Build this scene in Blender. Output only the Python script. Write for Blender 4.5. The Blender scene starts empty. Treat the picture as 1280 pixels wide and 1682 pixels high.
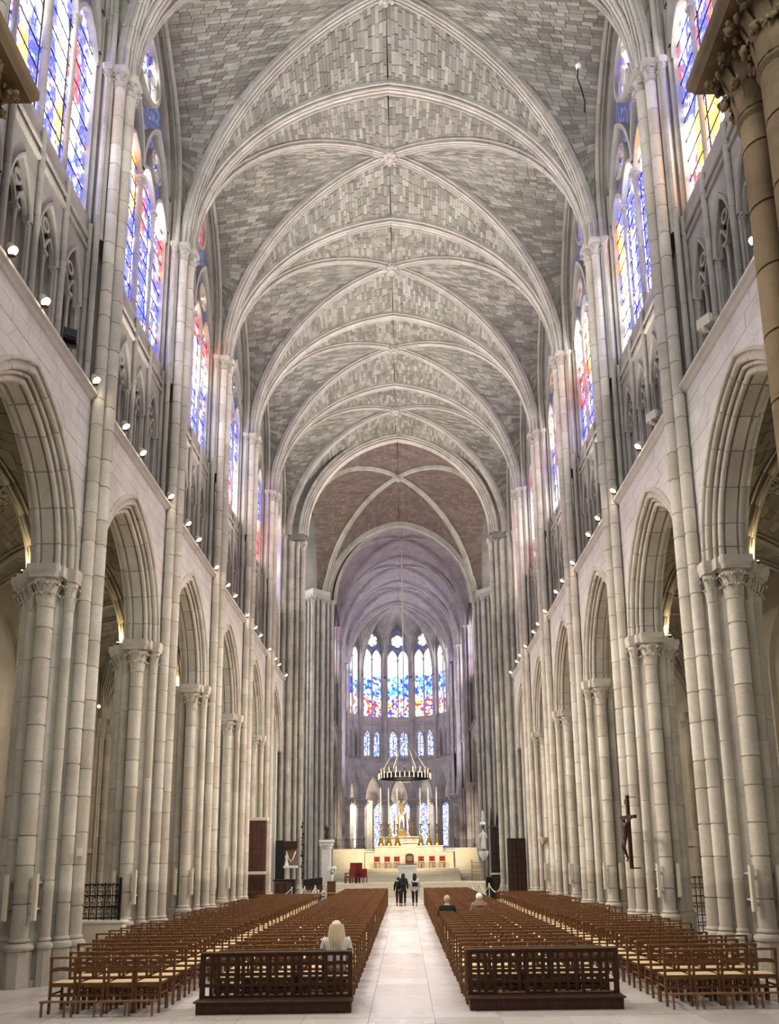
import bpy, math, random
from mathutils import Vector, Matrix
PI = math.pi
sc = bpy.context.scene
C = sc.collection
rng = random.Random(7)

# ---------------------------------------------------------------- camera
def make_camera():
    f, pitch, roll = 1340.0, 0.2054, 0.0131
    cam = bpy.data.cameras.new('camera'); o = bpy.data.objects.new('camera', cam); C.objects.link(o)
    cam.sensor_fit = 'VERTICAL'; cam.sensor_height = 36.0; cam.lens = f/1682*36
    cam.shift_x = -(661.8-640)/1682; cam.shift_y = (1132.85-841)/1682
    cam.clip_start = 0.1; cam.clip_end = 400
    F = Vector((0, math.cos(pitch), math.sin(pitch))); R = Vector((1, 0, 0)); U = R.cross(F)
    r2 = R*math.cos(roll)-U*math.sin(roll); u2 = R*math.sin(roll)+U*math.cos(roll)
    m = Matrix((r2, u2, -F)).transposed().to_4x4(); m.translation = Vector((0.241, 0, 2.32))
    o.matrix_world = m; sc.camera = o
make_camera()

# ---------------------------------------------------------------- world, exposure, big lights
w = bpy.data.worlds.new('sky'); sc.world = w; w.use_nodes = True
w.node_tree.nodes['Background'].inputs[0].default_value = (.62, .72, .9, 1)
w.node_tree.nodes['Background'].inputs[1].default_value = 0.6
sc.view_settings.view_transform = 'Standard'; sc.view_settings.look = 'None'
sc.view_settings.exposure = 1.7; sc.view_settings.gamma = 1
sc.view_settings.use_curve_mapping = False
try:
    cy = sc.cycles
    cy.max_bounces = 6; cy.diffuse_bounces = 2; cy.glossy_bounces = 2; cy.transmission_bounces = 2
    cy.use_denoising = True; cy.caustics_reflective = False; cy.caustics_refractive = False
    cy.sample_clamp_indirect = 6
except Exception: pass
GLASS_E = 2.3        # brightness of daylight behind the stained glass
AISLE_E = 1.0
LAMP_W = 620

# ---------------------------------------------------------------- materials
def col(h):
    h = h.lstrip('#'); c = [int(h[i:i+2], 16)/255 for i in (0, 2, 4)]
    return tuple(x/12.92 if x <= .04045 else ((x+.055)/1.055)**2.4 for x in c)+(1,)
class NT:
    def __init__(s, name):
        s.m = bpy.data.materials.new(name); s.m.use_nodes = True; s.t = s.m.node_tree
        s.b = s.t.nodes['Principled BSDF']; s.out = s.t.nodes['Material Output']
    def n(s, ty, **k):
        x = s.t.nodes.new(ty)
        for a, v in k.items():
            if a.startswith('i_'):
                key = a[2:]; x.inputs[int(key) if key.isdigit() else key.replace('_', ' ')].default_value = v
            else: setattr(x, a, v)
        return x
    def l(s, a, b): s.t.links.new(a, b)
    def ramp(s, fac, stops, interp='LINEAR'):
        r = s.n('ShaderNodeValToRGB'); r.color_ramp.interpolation = interp; e = r.color_ramp.elements
        e[0].position, e[0].color = stops[0]; e[1].position, e[1].color = stops[-1]
        for p, c in stops[1:-1]:
            x = e.new(p); x.color = c
        s.l(fac, r.inputs[0]); return r
    def mix(s, fac, a, b, mode='MIX'):
        x = s.n('ShaderNodeMix', data_type='RGBA', blend_type=mode)
        if isinstance(fac, float): x.inputs[0].default_value = fac
        else: s.l(fac, x.inputs[0])
        for i, v in ((6, a), (7, b)):
            if isinstance(v, tuple): x.inputs[i].default_value = v
            else: s.l(v, x.inputs[i])
        return x.outputs[2]
def rand_fac(t):
    g = t.n('ShaderNodeNewGeometry'); o = t.n('ShaderNodeObjectInfo')
    a = t.n('ShaderNodeMath', operation='ADD'); t.l(g.outputs['Random Per Island'], a.inputs[0]); t.l(o.outputs['Random'], a.inputs[1])
    b = t.n('ShaderNodeMath', operation='FRACT'); t.l(a.outputs[0], b.inputs[0]); return b.outputs[0]
def stone(name, a, b, c, var=1.0, rough=.85, stain='#4a463c', stainamt=.35, bump=.2, scale=3.0, foot=0):
    t = NT(name); g = t.n('ShaderNodeNewGeometry'); pos = g.outputs['Position']
    base = t.ramp(rand_fac(t), [(0, col(a)), (.5, col(b)), (1, col(c))]).outputs[0]
    if var < 1: base = t.mix(var, col(b), base)
    n1 = t.n('ShaderNodeTexNoise', i_Scale=scale*.35, i_Detail=6.0, i_Roughness=.65); t.l(pos, n1.inputs['Vector'])
    s1 = t.ramp(n1.outputs[0], [(.42, (0, 0, 0, 1)), (.72, (1, 1, 1, 1))])
    m = t.n('ShaderNodeMath', operation='MULTIPLY'); t.l(s1.outputs[0], m.inputs[0]); m.inputs[1].default_value = stainamt
    base = t.mix(m.outputs[0], base, col(stain))
    n2 = t.n('ShaderNodeTexNoise', i_Scale=scale*6, i_Detail=5.0, i_Roughness=.7); t.l(pos, n2.inputs['Vector'])
    s2 = t.ramp(n2.outputs[0], [(.3, (.86, .86, .86, 1)), (.7, (1.07, 1.07, 1.07, 1))])
    base = t.mix(1.0, base, s2.outputs[0], 'MULTIPLY')
    if foot:
        sx = t.n('ShaderNodeSeparateXYZ'); t.l(pos, sx.inputs[0]); ad = t.n('ShaderNodeMath', operation='MULTIPLY_ADD'); t.l(n1.outputs[0], ad.inputs[0]); ad.inputs[1].default_value = .5; t.l(sx.outputs[2], ad.inputs[2])
        mr = t.n('ShaderNodeMapRange', i_1=1.95, i_2=2.1, i_3=foot, i_4=0.0); t.l(ad.outputs[0], mr.inputs[0]); base = t.mix(mr.outputs[0], base, col('#7d7264'))
    t.l(base, t.b.inputs['Base Color']); t.b.inputs['Roughness'].default_value = rough
    bp = t.n('ShaderNodeBump', i_Strength=bump, i_Distance=.02); t.l(n2.outputs[0], bp.inputs['Height']); t.l(bp.outputs[0], t.b.inputs['Normal'])
    return t.m
def plain(name, c, rough=.6, metal=0.0, noise=.0, c2=None, scale=20, spec=.5, stretch=None):
    t = NT(name); t.b.inputs['Roughness'].default_value = rough; t.b.inputs['Metallic'].default_value = metal
    t.b.inputs['Specular IOR Level'].default_value = spec
    tc = t.n('ShaderNodeTexCoord'); v = tc.outputs['Object']
    if stretch:
        mp = t.n('ShaderNodeMapping'); mp.inputs['Scale'].default_value = stretch; t.l(v, mp.inputs[0]); v = mp.outputs[0]
    n = t.n('ShaderNodeTexNoise', i_Scale=float(scale), i_Detail=4.0); t.l(v, n.inputs['Vector'])
    r = t.ramp(n.outputs[0], [(.3, col(c)), (.7, col(c2 or c))])
    t.l(r.outputs[0], t.b.inputs['Base Color']); return t.m
def emit(name, c, s):
    t = NT(name); t.b.inputs['Base Color'].default_value = c; t.b.inputs['Emission Color'].default_value = c; t.b.inputs['Emission Strength'].default_value = s
    return t.m
def glass_mat(name, E, mode):
    t = NT(name); tc = t.n('ShaderNodeTexCoord'); oi = t.n('ShaderNodeObjectInfo')
    off = t.n('ShaderNodeVectorMath', operation='SCALE'); t.l(oi.outputs['Location'], off.inputs[0]); off.inputs['Scale'].default_value = .37
    p = t.n('ShaderNodeVectorMath', operation='ADD'); t.l(tc.outputs['Object'], p.inputs[0]); t.l(off.outputs[0], p.inputs[1])
    P = p.outputs[0]
    W = (1, 1, 1, 1); B = (.004, .014, .42, 1); R = (.42, .002, .008, 1); Y = (.6, .24, .004, 1); G = (.004, .2, .03, 1); L = (.09, .17, .62, 1); K = (.005, .005, .03, 1); O = (.5, .07, .003, 1); V = (.13, .05, .45, 1)
    vo = t.n('ShaderNodeTexVoronoi', i_Scale=12.0); t.l(P, vo.inputs['Vector'])
    if mode == 'apse': vo.inputs['Scale'].default_value = 4.0
    cellr = t.n('ShaderNodeSeparateColor'); t.l(vo.outputs['Color'], cellr.inputs[0])
    if mode == 'nave':
        small = t.ramp(cellr.outputs[0], [(0, W), (.26, L), (.38, W), (.5, Y), (.57, W), (.66, V), (.74, R), (.82, B), (.95, K)], 'CONSTANT')
        v2 = t.n('ShaderNodeTexVoronoi', i_Scale=1.0); mp = t.n('ShaderNodeMapping'); mp.inputs['Scale'].default_value = (1.6, 3.0, .9); t.l(P, mp.inputs[0])
        n0 = t.n('ShaderNodeTexNoise', i_Scale=3.0); t.l(P, n0.inputs['Vector'])
        w2 = t.n('ShaderNodeMix', data_type='VECTOR'); w2.inputs[0].default_value = .35; t.l(mp.outputs[0], w2.inputs[4]); t.l(n0.outputs[1], w2.inputs[5]); t.l(w2.outputs[1], v2.inputs['Vector'])
        c2 = t.n('ShaderNodeSeparateColor'); t.l(v2.outputs['Color'], c2.inputs[0])
        big = t.ramp(c2.outputs[0], [(0, W), (.25, R), (.42, B), (.68, W), (.76, Y), (.86, B)], 'CONSTANT')
        msk = t.n('ShaderNodeTexNoise', i_Scale=2.2, i_Detail=3.0); t.l(P, msk.inputs['Vector'])
        mk = t.ramp(msk.outputs[0], [(.40, (0, 0, 0, 1)), (.47, (.95, .95, .95, 1))])
        c = t.mix(mk.outputs[0], small.outputs[0], big.outputs[0])
        c = t.mix(.02, c, W)
    elif mode == 'apse':
        sx = t.n('ShaderNodeSeparateXYZ'); t.l(tc.outputs['Object'], sx.inputs[0])
        nz = t.n('ShaderNodeTexNoise', i_Scale=1.6, i_Detail=3.0); t.l(P, nz.inputs['Vector'])
        low = t.ramp(cellr.outputs[0], [(0, W), (.2, R), (.38, W), (.46, B), (.58, O), (.68, W), (.8, B), (.9, Y)], 'CONSTANT')
        midc = t.ramp(cellr.outputs[1], [(0, W), (.15, B), (.4, (.01, .26, .3, 1)), (.55, L), (.75, W), (.9, B)], 'CONSTANT')
        up = t.ramp(cellr.outputs[2], [(0, W), (.75, (1, .9, .7, 1)), (.92, (.8, .85, 1, 1))], 'CONSTANT')
        a = t.n('ShaderNodeMath', operation='MULTIPLY_ADD'); t.l(nz.outputs[0], a.inputs[0]); a.inputs[1].default_value = 2.4; t.l(sx.outputs[2], a.inputs[2])
        f1 = t.ramp(a.outputs[0], [(0, (0, 0, 0, 1)), (1, W)]); mr = t.n('ShaderNodeMapRange', i_1=20.6, i_2=21.0); t.l(a.outputs[0], mr.inputs[0])
        mr2 = t.n('ShaderNodeMapRange', i_1=23.2, i_2=23.4); t.l(a.outputs[0], mr2.inputs[0])
        c = t.mix(mr.outputs[0], low.outputs[0], midc.outputs[0]); c = t.mix(mr2.outputs[0], c, up.outputs[0]); c = t.mix(.01, c, W)
    elif mode == 'blue':
        b = t.ramp(cellr.outputs[0], [(0, W), (.3, L), (.5, (.02, .08, .6, 1)), (.8, W), (.92, (.08, .03, .4, 1))], 'CONSTANT'); c = t.mix(.02, b.outputs[0], W)
    else:
        b = t.ramp(cellr.outputs[0], [(0, W), (.5, (.8, .95, .9, 1)), (.8, (1, .97, .8, 1))], 'CONSTANT'); c = b.outputs[0]
    ve = t.n('ShaderNodeTexVoronoi', i_Scale=12.0, feature='DISTANCE_TO_EDGE'); t.l(P, ve.inputs['Vector'])
    le = t.ramp(ve.outputs[0], [(.015, (.05, .05, .06, 1)), (.05, (1, 1, 1, 1))])
    c = t.mix(1.0, c, le.outputs[0], 'MULTIPLY')
    t.l(c, t.b.inputs['Emission Color']); t.b.inputs['Emission Strength'].default_value = E
    t.b.inputs['Base Color'].default_value = (.03, .03, .04, 1); t.b.inputs['Roughness'].default_value = .3
    return t.m
M = {}
M['pier'] = stone('pier_stone', '#cec5b4', '#d8d0c1', '#e1dacd', stain='#6d604a', stainamt=.34, foot=.38)
M['wall'] = stone('wall_stone', '#d6d0c8', '#dfd9d2', '#e7e2dc', .6, stain='#8f887c', stainamt=.30)
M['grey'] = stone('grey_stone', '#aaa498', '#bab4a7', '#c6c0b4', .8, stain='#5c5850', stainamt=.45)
M['rib'] = stone('rib_stone', '#b3ada0', '#c2bcb0', '#cec8bd', stain='#666054', stainamt=.4)
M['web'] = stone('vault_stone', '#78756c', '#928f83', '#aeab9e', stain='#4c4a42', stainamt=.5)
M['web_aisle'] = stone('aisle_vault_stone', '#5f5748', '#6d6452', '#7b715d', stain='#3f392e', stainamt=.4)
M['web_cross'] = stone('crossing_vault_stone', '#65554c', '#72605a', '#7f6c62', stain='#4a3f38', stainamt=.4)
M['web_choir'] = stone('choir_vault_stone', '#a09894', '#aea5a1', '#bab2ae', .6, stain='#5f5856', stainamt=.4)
M['choir'] = stone('choir_stone', '#aca4a0', '#b8b0ad', '#c4bdba', .8, stain='#5d5856', stainamt=.45)
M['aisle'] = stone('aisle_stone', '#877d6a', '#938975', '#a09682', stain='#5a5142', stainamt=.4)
M['mortar'] = plain('mortar', '#5a5448', .95)
M['mortar_d'] = plain('vault_mortar', '#5a574a', .95)
M['lead'] = plain('iron_bar', '#15151a', .5, .3)
M['iron'] = plain('wrought_iron', '#141416', .45, .6)
M['wood'] = plain('chair_wood', '#4e3019', .5, 0, c2='#7d5430', scale=9, spec=.3, stretch=(1, 1, 6))
M['wood_l'] = plain('kneeler_wood', '#6f4a30', .5, 0, c2='#8a6142', scale=9)
M['darkwood'] = plain('dark_wood', '#2c1a10', .5, 0, c2='#4a301e', scale=8, spec=.25, stretch=(6, 6, 1))
M['oak'] = plain('carved_oak', '#4a2a1c', .45, 0, c2='#643a27', scale=8)
M['straw'] = plain('rush_seat', '#c9ad7e', .8, 0, c2='#e2cda2', scale=30, stretch=(1, 8, 1))
M['gold'] = plain('gilding', '#b98a35', .35, .8, c2='#dcb866', scale=12)
M['brass'] = plain('brass', '#8f7a3c', .35, .8, c2='#a8904c')
M['wax'] = plain('wax', '#e9e2d2', .5)
M['marble'] = plain('pale_marble', '#e8e4dc', .35, c2='#f2efe9', scale=4)
M['lime'] = plain('pale_limestone', '#d9cbb2', .6, c2='#e4d8c3', scale=3)
M['red'] = plain('red_velvet', '#7c1f1c', .8, c2='#93302a')
M['black'] = plain('black_paint', '#0d0d0f', .4)
M['white'] = plain('white_paint', '#ecebe6', .5)
M['blue'] = plain('blue_print', '#1d3f96', .5)
M['speaker'] = plain('cream_metal', '#d6cfbb', .5)
M['rope'] = plain('rope', '#cfc6ae', .8)
M['skin'] = plain('skin', '#c99a7c', .6); M['blonde'] = plain('blonde_hair', '#cdb68e', .6, c2='#e6d8b8', scale=60, stretch=(5, 5, 1))
M['greyhair'] = plain('grey_hair', '#8d8578', .7, c2='#b0a898', scale=60); M['whitehair'] = plain('white_hair', '#e6e2da', .7)
M['darkhair'] = plain('dark_hair', '#0c0a0a', .6); M['cloth_g'] = plain('pale_grey_knit', '#dad8d2', .9, c2='#c6c4be')
M['cloth_k'] = plain('black_cloth', '#0e0e10', .9); M['cloth_w'] = plain('grey_white_coat', '#b4b3b2', .9, c2='#cfcfcf'); M['cloth_b'] = plain('brown_scarf', '#77604c', .9, c2='#8c7256')
M['cloth_p'] = plain('plum_cloth', '#452433', .9); M['flower'] = plain('white_petals', '#f4f2ec', .7); M['leaf'] = plain('green_leaf', '#31492a', .6)
M['bronze'] = plain('dark_bronze', '#2c1d16', .4, .3, c2='#4a3022')
M['lamp'] = emit('lamp_glow', (1, .86, .62, 1), 16)
M['glass'] = glass_mat('stained_glass', GLASS_E, 'nave'); M['glass_apse'] = glass_mat('apse_stained_glass', GLASS_E*.75, 'apse'); M['glass_trans'] = glass_mat('transept_glass', 4.0, 'plain'); M['glass_west'] = glass_mat('west_glass', 5.0, 'plain')
M['glass_blue'] = glass_mat('blue_glass', GLASS_E*.45, 'blue'); M['glass_plain'] = glass_mat('pale_glass', AISLE_E, 'plain')
def floor_mat():
    t = NT('floor_limestone'); g = t.n('ShaderNodeNewGeometry')
    base = t.ramp(rand_fac(t), [(0, col('#bdb4ae')), (.5, col('#c8c1be')), (1, col('#d2ccca'))]).outputs[0]
    n = t.n('ShaderNodeTexNoise', i_Scale=.9, i_Detail=3.0); t.l(g.outputs['Position'], n.inputs['Vector'])
    r = t.ramp(n.outputs[0], [(.3, (.93, .92, .91, 1)), (.7, (1.02, 1.02, 1.03, 1))]); base = t.mix(1.0, base, r.outputs[0], 'MULTIPLY')
    t.l(base, t.b.inputs['Base Color'])
    rr = t.n('ShaderNodeMapRange', i_3=.2, i_4=.36); t.l(n.outputs[0], rr.inputs[0]); t.l(rr.outputs[0], t.b.inputs['Roughness'])
    return t.m
M['floor'] = floor_mat()

# ---------------------------------------------------------------- mesh helpers
def X(m):
    return M[m] if isinstance(m, str) else m
class MB:
    def __init__(s): s.v = []; s.f = []; s.mi = []; s.k = 0
    def mat(s, k): s.k = k; return s
    def add(s, vs, fs):
        o = len(s.v); s.v.extend(tuple(p) for p in vs); s.f.extend([tuple(i+o for i in f) for f in fs]); s.mi.extend([s.k]*len(fs)); return s
    def box(s, x0, x1, y0, y1, z0, z1, ch=0):
        if ch:
            pts = [(x0+ch, y0), (x1-ch, y0), (x1, y0+ch), (x1, y1-ch), (x1-ch, y1), (x0+ch, y1), (x0, y1-ch), (x0, y0+ch)]
            return s.prism(pts, z0, z1, ch)
        return s.add([(x0, y0, z0), (x1, y0, z0), (x1, y1, z0), (x0, y1, z0), (x0, y0, z1), (x1, y0, z1), (x1, y1, z1), (x0, y1, z1)],
                     [(0, 3, 2, 1), (4, 5, 6, 7), (0, 1, 5, 4), (1, 2, 6, 5), (2, 3, 7, 6), (3, 0, 4, 7)])
    def prism(s, pts, z0, z1, ch=0):
        n = len(pts); cx = sum(p[0] for p in pts)/n; cy = sum(p[1] for p in pts)/n
        rings = [(z0, 1), (z1, 1)] if not ch else [(z0, 1), (z1-ch, 1), (z1, .96)]
        vs = [(cx+(p[0]-cx)*k, cy+(p[1]-cy)*k, z) for z, k in rings for p in pts]
        fs = [(r*n+i, r*n+(i+1) % n, (r+1)*n+(i+1) % n, (r+1)*n+i) for r in range(len(rings)-1) for i in range(n)]
        fs += [tuple(range(n-1, -1, -1)), tuple(range((len(rings)-1)*n, len(rings)*n))]
        return s.add(vs, fs)
    def lathe(s, cx, cy, prof, seg=14, a0=0, a1=2*PI, sy=1):
        full = abs(a1-a0-2*PI) < 1e-6; n = seg if full else seg+1
        vs = [(cx+r*math.cos(a0+(a1-a0)*i/seg), cy+sy*r*math.sin(a0+(a1-a0)*i/seg), z) for r, z in prof for i in range(n)]
        fs = [(k*n+i, k*n+(i+1) % n, (k+1)*n+(i+1) % n, (k+1)*n+i) for k in range(len(prof)-1) for i in range(seg)]
        return s.add(vs, fs)
    def sphere(s, c, r, sx=1, sy=1, sz=1, seg=8, rings=6):
        vs = [(c[0]+sx*r*math.sin(PI*j/rings)*math.cos(2*PI*i/seg), c[1]+sy*r*math.sin(PI*j/rings)*math.sin(2*PI*i/seg), c[2]+sz*r*math.cos(PI*j/rings)) for j in range(rings+1) for i in range(seg)]
        return s.add(vs, [(j*seg+i, (j+1)*seg+i, (j+1)*seg+(i+1) % seg, j*seg+(i+1) % seg) for j in range(rings) for i in range(seg)])
    def bar(s, p, q, w, d=None, up=(0, 0, 1)):
        p = Vector(p); q = Vector(q); d = d or w; t = (q-p).normalized(); u = Vector(up)
        if abs(t.dot(u)) > .95: u = Vector((0, 1, 0))
        a = t.cross(u).normalized(); b = a.cross(t)
        vs = [c+a*x*w/2+b*y*d/2 for c in (p, q) for x, y in ((-1, -1), (1, -1), (1, 1), (-1, 1))]
        return s.add(vs, [(0, 1, 2, 3), (7, 6, 5, 4), (0, 4, 5, 1), (1, 5, 6, 2), (2, 6, 7, 3), (3, 7, 4, 0)])
    def tube(s, path, r, seg=6, caps=True):
        path = [Vector(p) for p in path]; n = len(path); vs = []
        for i, p in enumerate(path):
            t = (path[min(i+1, n-1)]-path[max(i-1, 0)]).normalized(); u = Vector((0, 0, 1)) if abs(t.z) < .9 else Vector((0, 1, 0))
            a = t.cross(u).normalized(); b = a.cross(t); rr = r[i] if isinstance(r, (list, tuple)) else r
            vs += [p+a*rr*math.cos(2*PI*k/seg)+b*rr*math.sin(2*PI*k/seg) for k in range(seg)]
        fs = [(i*seg+k, i*seg+(k+1) % seg, (i+1)*seg+(k+1) % seg, (i+1)*seg+k) for i in range(n-1) for k in range(seg)]
        if caps: fs += [tuple(range(seg-1, -1, -1)), tuple(range((n-1)*seg, n*seg))]
        return s.add(vs, fs)
    def sweep(s, path, bi, prof, groove=0, cen=(.15, 0), closed=False, start=0):
        """prof = open list of (outward, sideways); path = 3D points, bi = sideways unit vector"""
        path = [Vector(p) for p in path]; n = len(path); bi = Vector(bi).normalized(); segn = []
        for i in range(n-1):
            t = (path[i+1]-path[i]).normalized(); segn.append(bi.cross(t))
        rings = []; acc = start
        for i in range(n):
            if closed: a, b = segn[(i-1) % (n-1)], segn[i % (n-1)]
            else: a, b = segn[max(i-1, 0)], segn[min(i, n-2)]
            nn = (a+b); nn = nn/max(.3, nn.length); nn = nn.normalized()/max(.35, nn.normalized().dot(b))
            rings.append((path[i], nn, 1.0))
        if groove:
            out = [rings[0]]; acc = start
            for i in range(1, n):
                d = (path[i]-path[i-1]).length; t0 = path[i-1]; acc += d
                if acc >= groove and i < n-1:
                    acc = 0; t = (path[i]-path[i-1]).normalized(); p, nn, _ = rings[i]
                    out += [(p-t*.012, nn, 1), (p-t*.006, nn, .93), (p+t*.006, nn, .93), (p+t*.012, nn, 1)]
                else: out.append(rings[i])
            rings = out
        m = len(prof); vs = []
        for p, nn, k in rings:
            for a, b in prof:
                aa = cen[0]+(a-cen[0])*k; bb = cen[1]+(b-cen[1])*k
                vs.append(p+nn*aa+bi*bb)
        fs = [(i*m+j, i*m+j+1, (i+1)*m+j+1, (i+1)*m+j) for i in range(len(rings)-1) for j in range(m-1)]
        return s.add(vs, fs)
    def mesh(s, name, mats, smooth=False):
        me = bpy.data.meshes.new(name); me.from_pydata(s.v, [], s.f)
        for m in (mats if isinstance(mats, (list, tuple)) else [mats]): me.materials.append(X(m))
        if any(s.mi): me.polygons.foreach_set('material_index', s.mi)
        if smooth:
            me.polygons.foreach_set('use_smooth', [True]*len(me.polygons))
            try: me.set_sharp_from_angle(angle=math.radians(smooth if smooth > 1 else 40))
            except Exception: pass
        me.update(); return me
def link(name, me, parent=None, loc=None, rz=None, kind=None):
    o = bpy.data.objects.new(name, me); C.objects.link(o)
    if parent is not None: o.parent = parent
    if loc: o.location = loc
    if rz: o.rotation_euler = (0, 0, rz)
    if kind: o['kind'] = kind
    return o
def empty(name, loc=(0, 0, 0), rz=0, parent=None, kind=None):
    o = link(name, None, parent, loc, rz, kind); o.empty_display_size = .2; return o
def tag(o, label, cat, group=None):
    o['label'] = label; o['category'] = cat
    if group: o['group'] = group
    return o
ORD = 'first second third fourth fifth sixth seventh eighth ninth tenth eleventh twelfth thirteenth fourteenth fifteenth sixteenth seventeenth eighteenth nineteenth twentieth'.split()

# ---------------------------------------------------------------- arch curves
def H(e, q): return math.sqrt(max(0, q*q-(q-e)**2))/math.sqrt(q*q-(q-1)**2)
def eps(n): return [1-math.cos(PI/2*j/n) for j in range(n+1)]
def arch_pts(a, rise, q, n=14):           # (u,h) from -a over the apex to +a
    L = [(-a*(1-e), rise*H(e, q)) for e in eps(n)]
    return L+[(-u, h) for u, h in reversed(L[:-1])]
def twoc(a, rise):                        # q of a true two-centred arch
    return (rise*rise+a*a)/(2*a*a)
def roll(ca, cb, r, a0, a1, n=5):
    return [(ca+r*math.cos(math.radians(a0+(a1-a0)*i/n)), cb+r*math.sin(math.radians(a0+(a1-a0)*i/n))) for i in range(n+1)]
def sym(half):                            # half profile from centre (b=0) outwards to b>0 -> full
    return [(a, -b) for a, b in reversed(half)]+half[1 if abs(half[0][1]) < 1e-6 else 0:]
P_ARC = sym([(0.02, 0), (0.02, .12), (.09, .13), (.09, .145)]+roll(.05, .205, .06, 210, 20)+[(.16, .225), (.20, .26)]+roll(.16, .305, .038, 220, 30)+[(.25, .315), (.27, .36)]+roll(.255, .405, .06, 220, 30)+[(.37, .415), (.39, .44)]+roll(.40, .472, .032, 220, 60)+[(.44, .47)])
P_TRANS = sym([(.0, 0), (.0, .045), (.07, .055), (.075, .07)]+roll(.03, .115, .05, 200, 20)+[(.12, .15), (.15, .165)]+roll(.12, .2, .035, 210, 20)+[(.2, .22), (.34, .22)])
P_DIAG = sym([(-.02, 0), (-.0, .03), (.07, .035), (.075, .05)]+roll(.035, .09, .042, 200, 20)+[(.10, .12), (.14, .13)]+roll(.14, .155, .03, 210, 20)+[(.2, .17), (.34, .17)])
P_FORM = [(.0, -.02), (-.05, .0), (-.07, .05), (-.05, .1), (0, .12), (.02, .16), (-.01, .2), (.02, .24), (.1, .25), (.13, .32), (.1, .38), (.2, .4)]
P_BAR = sym([(-.05, 0), (-.04, .06), (0, .1), (.04, .06), (.05, 0)][:3])+[(.04, .06), (.05, 0), (.04, -.06), (0, -.1)]

# ---------------------------------------------------------------- capitals, shafts, piers
def crocket(mb, cx, cy, z0, r, h, n=8, top=1.75):
    mb.lathe(cx, cy, [(r, z0-.05*h), (r*1.16, z0), (r*1.05, z0+.06*h), (r*1.02, z0+.3*h), (r*1.2, z0+.65*h), (r*top*.86, z0+.9*h), (r*top*.9, z0+h)], 12)
    for tier, (zz, rr, sz) in enumerate(((.42, 1.28, .8), (.78, 1.62, 1.0))):
        for i in range(n):
            a = 2*PI*(i+.5*tier)/n; ca, sa = math.cos(a), math.sin(a); s = r*sz
            p = [Vector((cx+ca*r*1.0, cy+sa*r*1.0, z0+.08*h)), Vector((cx+ca*r*1.12, cy+sa*r*1.12, z0+zz*h*.7)), Vector((cx+ca*r*rr, cy+sa*r*rr, z0+zz*h+.06*h)), Vector((cx+ca*r*(rr+.28), cy+sa*r*(rr+.28), z0+zz*h-.02*h))]
            sd = Vector((-sa, ca, 0))
            W_ = [.34*s, .42*s, .34*s, .12*s]; vs = []
            for q, ww in zip(p, W_): vs += [q-sd*ww, q+Vector((ca, sa, 0))*.1*s, q+sd*ww]
            mb.add(vs, [(3*k+j, 3*k+j+1, 3*k+j+4, 3*k+j+3) for k in range(3) for j in range(2)])
            e = p[3]; mb.sphere((e[0], e[1], e[2]+.02*h), .2*s, 1, 1, 1.1, 6, 4)
            for sg in (-1, 1): mb.sphere(tuple(p[2]+sd*sg*.34*s+Vector((ca, sa, -.25))*.12*s), .15*s, 1, 1, 1.2, 5, 3)
def abacus(mb, cx, cy, z0, hw, h, cut=.3, hw2=None):
    hw2 = hw2 or hw; prof = [(0.86, 0), (.88, .25*h), (.97, .45*h), (1, .55*h), (1, h)]
    n = 8; base = [(hw, -hw2*(1-cut)), (hw, hw2*(1-cut)), (hw*(1-cut), hw2), (-hw*(1-cut), hw2), (-hw, hw2*(1-cut)), (-hw, -hw2*(1-cut)), (-hw*(1-cut), -hw2), (hw*(1-cut), -hw2)]
    vs = [(cx+x*k, cy+y*k, z0+z) for k, z in prof for x, y in base]; m = len(prof)
    mb.add(vs, [(r*n+i, r*n+(i+1) % n, (r+1)*n+(i+1) % n, (r+1)*n+i) for r in range(m-1) for i in range(n)]+[tuple(range((m-1)*n, m*n)), tuple(range(n-1, -1, -1))])
def shaft_prof(r, z0, z1, step, off):
    pr = [(r, z0)]; z = z0+off
    while z < z1-.15:
        if z > z0+.1: pr += [(r, z-.016), (r*.86, z-.009), (r*.86, z+.009), (r, z+.016)]
        z += step
    return pr+[(r, z1)]
Z_CAP, Z_AB, Z_SPR, Z_VC, Z_VS = 7.62, 8.22, 8.5, 21.35, 21.9
# pier plan: (n toward nave, w along the nave, radius, class)
PLAN = [(.735, 0, .15, 'vault'), (.60, .285, .135, 'vault'), (.60, -.285, .135, 'vault'),
        (.385, .555, .105, 'arc'), (.385, -.555, .105, 'arc'), (0, .80, .175, 'big'), (0, -.80, .175, 'big'),
        (-.385, .555, .105, 'arc'), (-.385, -.555, .105, 'arc'), (-.60, .285, .12, 'aisle'), (-.60, -.285, .12, 'aisle'), (-.74, 0, .16, 'aisle')]
CORE = [(.66, .16), (.46, .42), (.28, .60), (.15, .72), (-.15, .72), (-.28, .60), (-.46, .42), (-.66, .16)]
CORE = [(a*.90, b*.92) for a, b in CORE]; CORE = CORE+[(a, -b) for a, b in reversed(CORE)]
_cache = {}
def cached(key, fn):
    if key not in _cache: _cache[key] = fn()
    return _cache[key]
def local(pt): return (-pt[0], pt[1])      # n -> -x' (x' points outward)
def core_mesh(z0, z1, step, mat):
    mb = MB(); pts = [local(p) for p in CORE]; z = z0; n = len(pts)
    pr = shaft_prof(1, z0, z1, step, step)
    vs = [(x*(.985 if k < 1 else 1), y*(.985 if k < 1 else 1), z) for k, z in pr for x, y in pts]
    mb.add(vs, [(r*n+i, r*n+(i+1) % n, (r+1)*n+(i+1) % n, (r+1)*n+i) for r in range(len(pr)-1) for i in range(n)])
    return mb.mesh('pier_core', mat)
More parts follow.
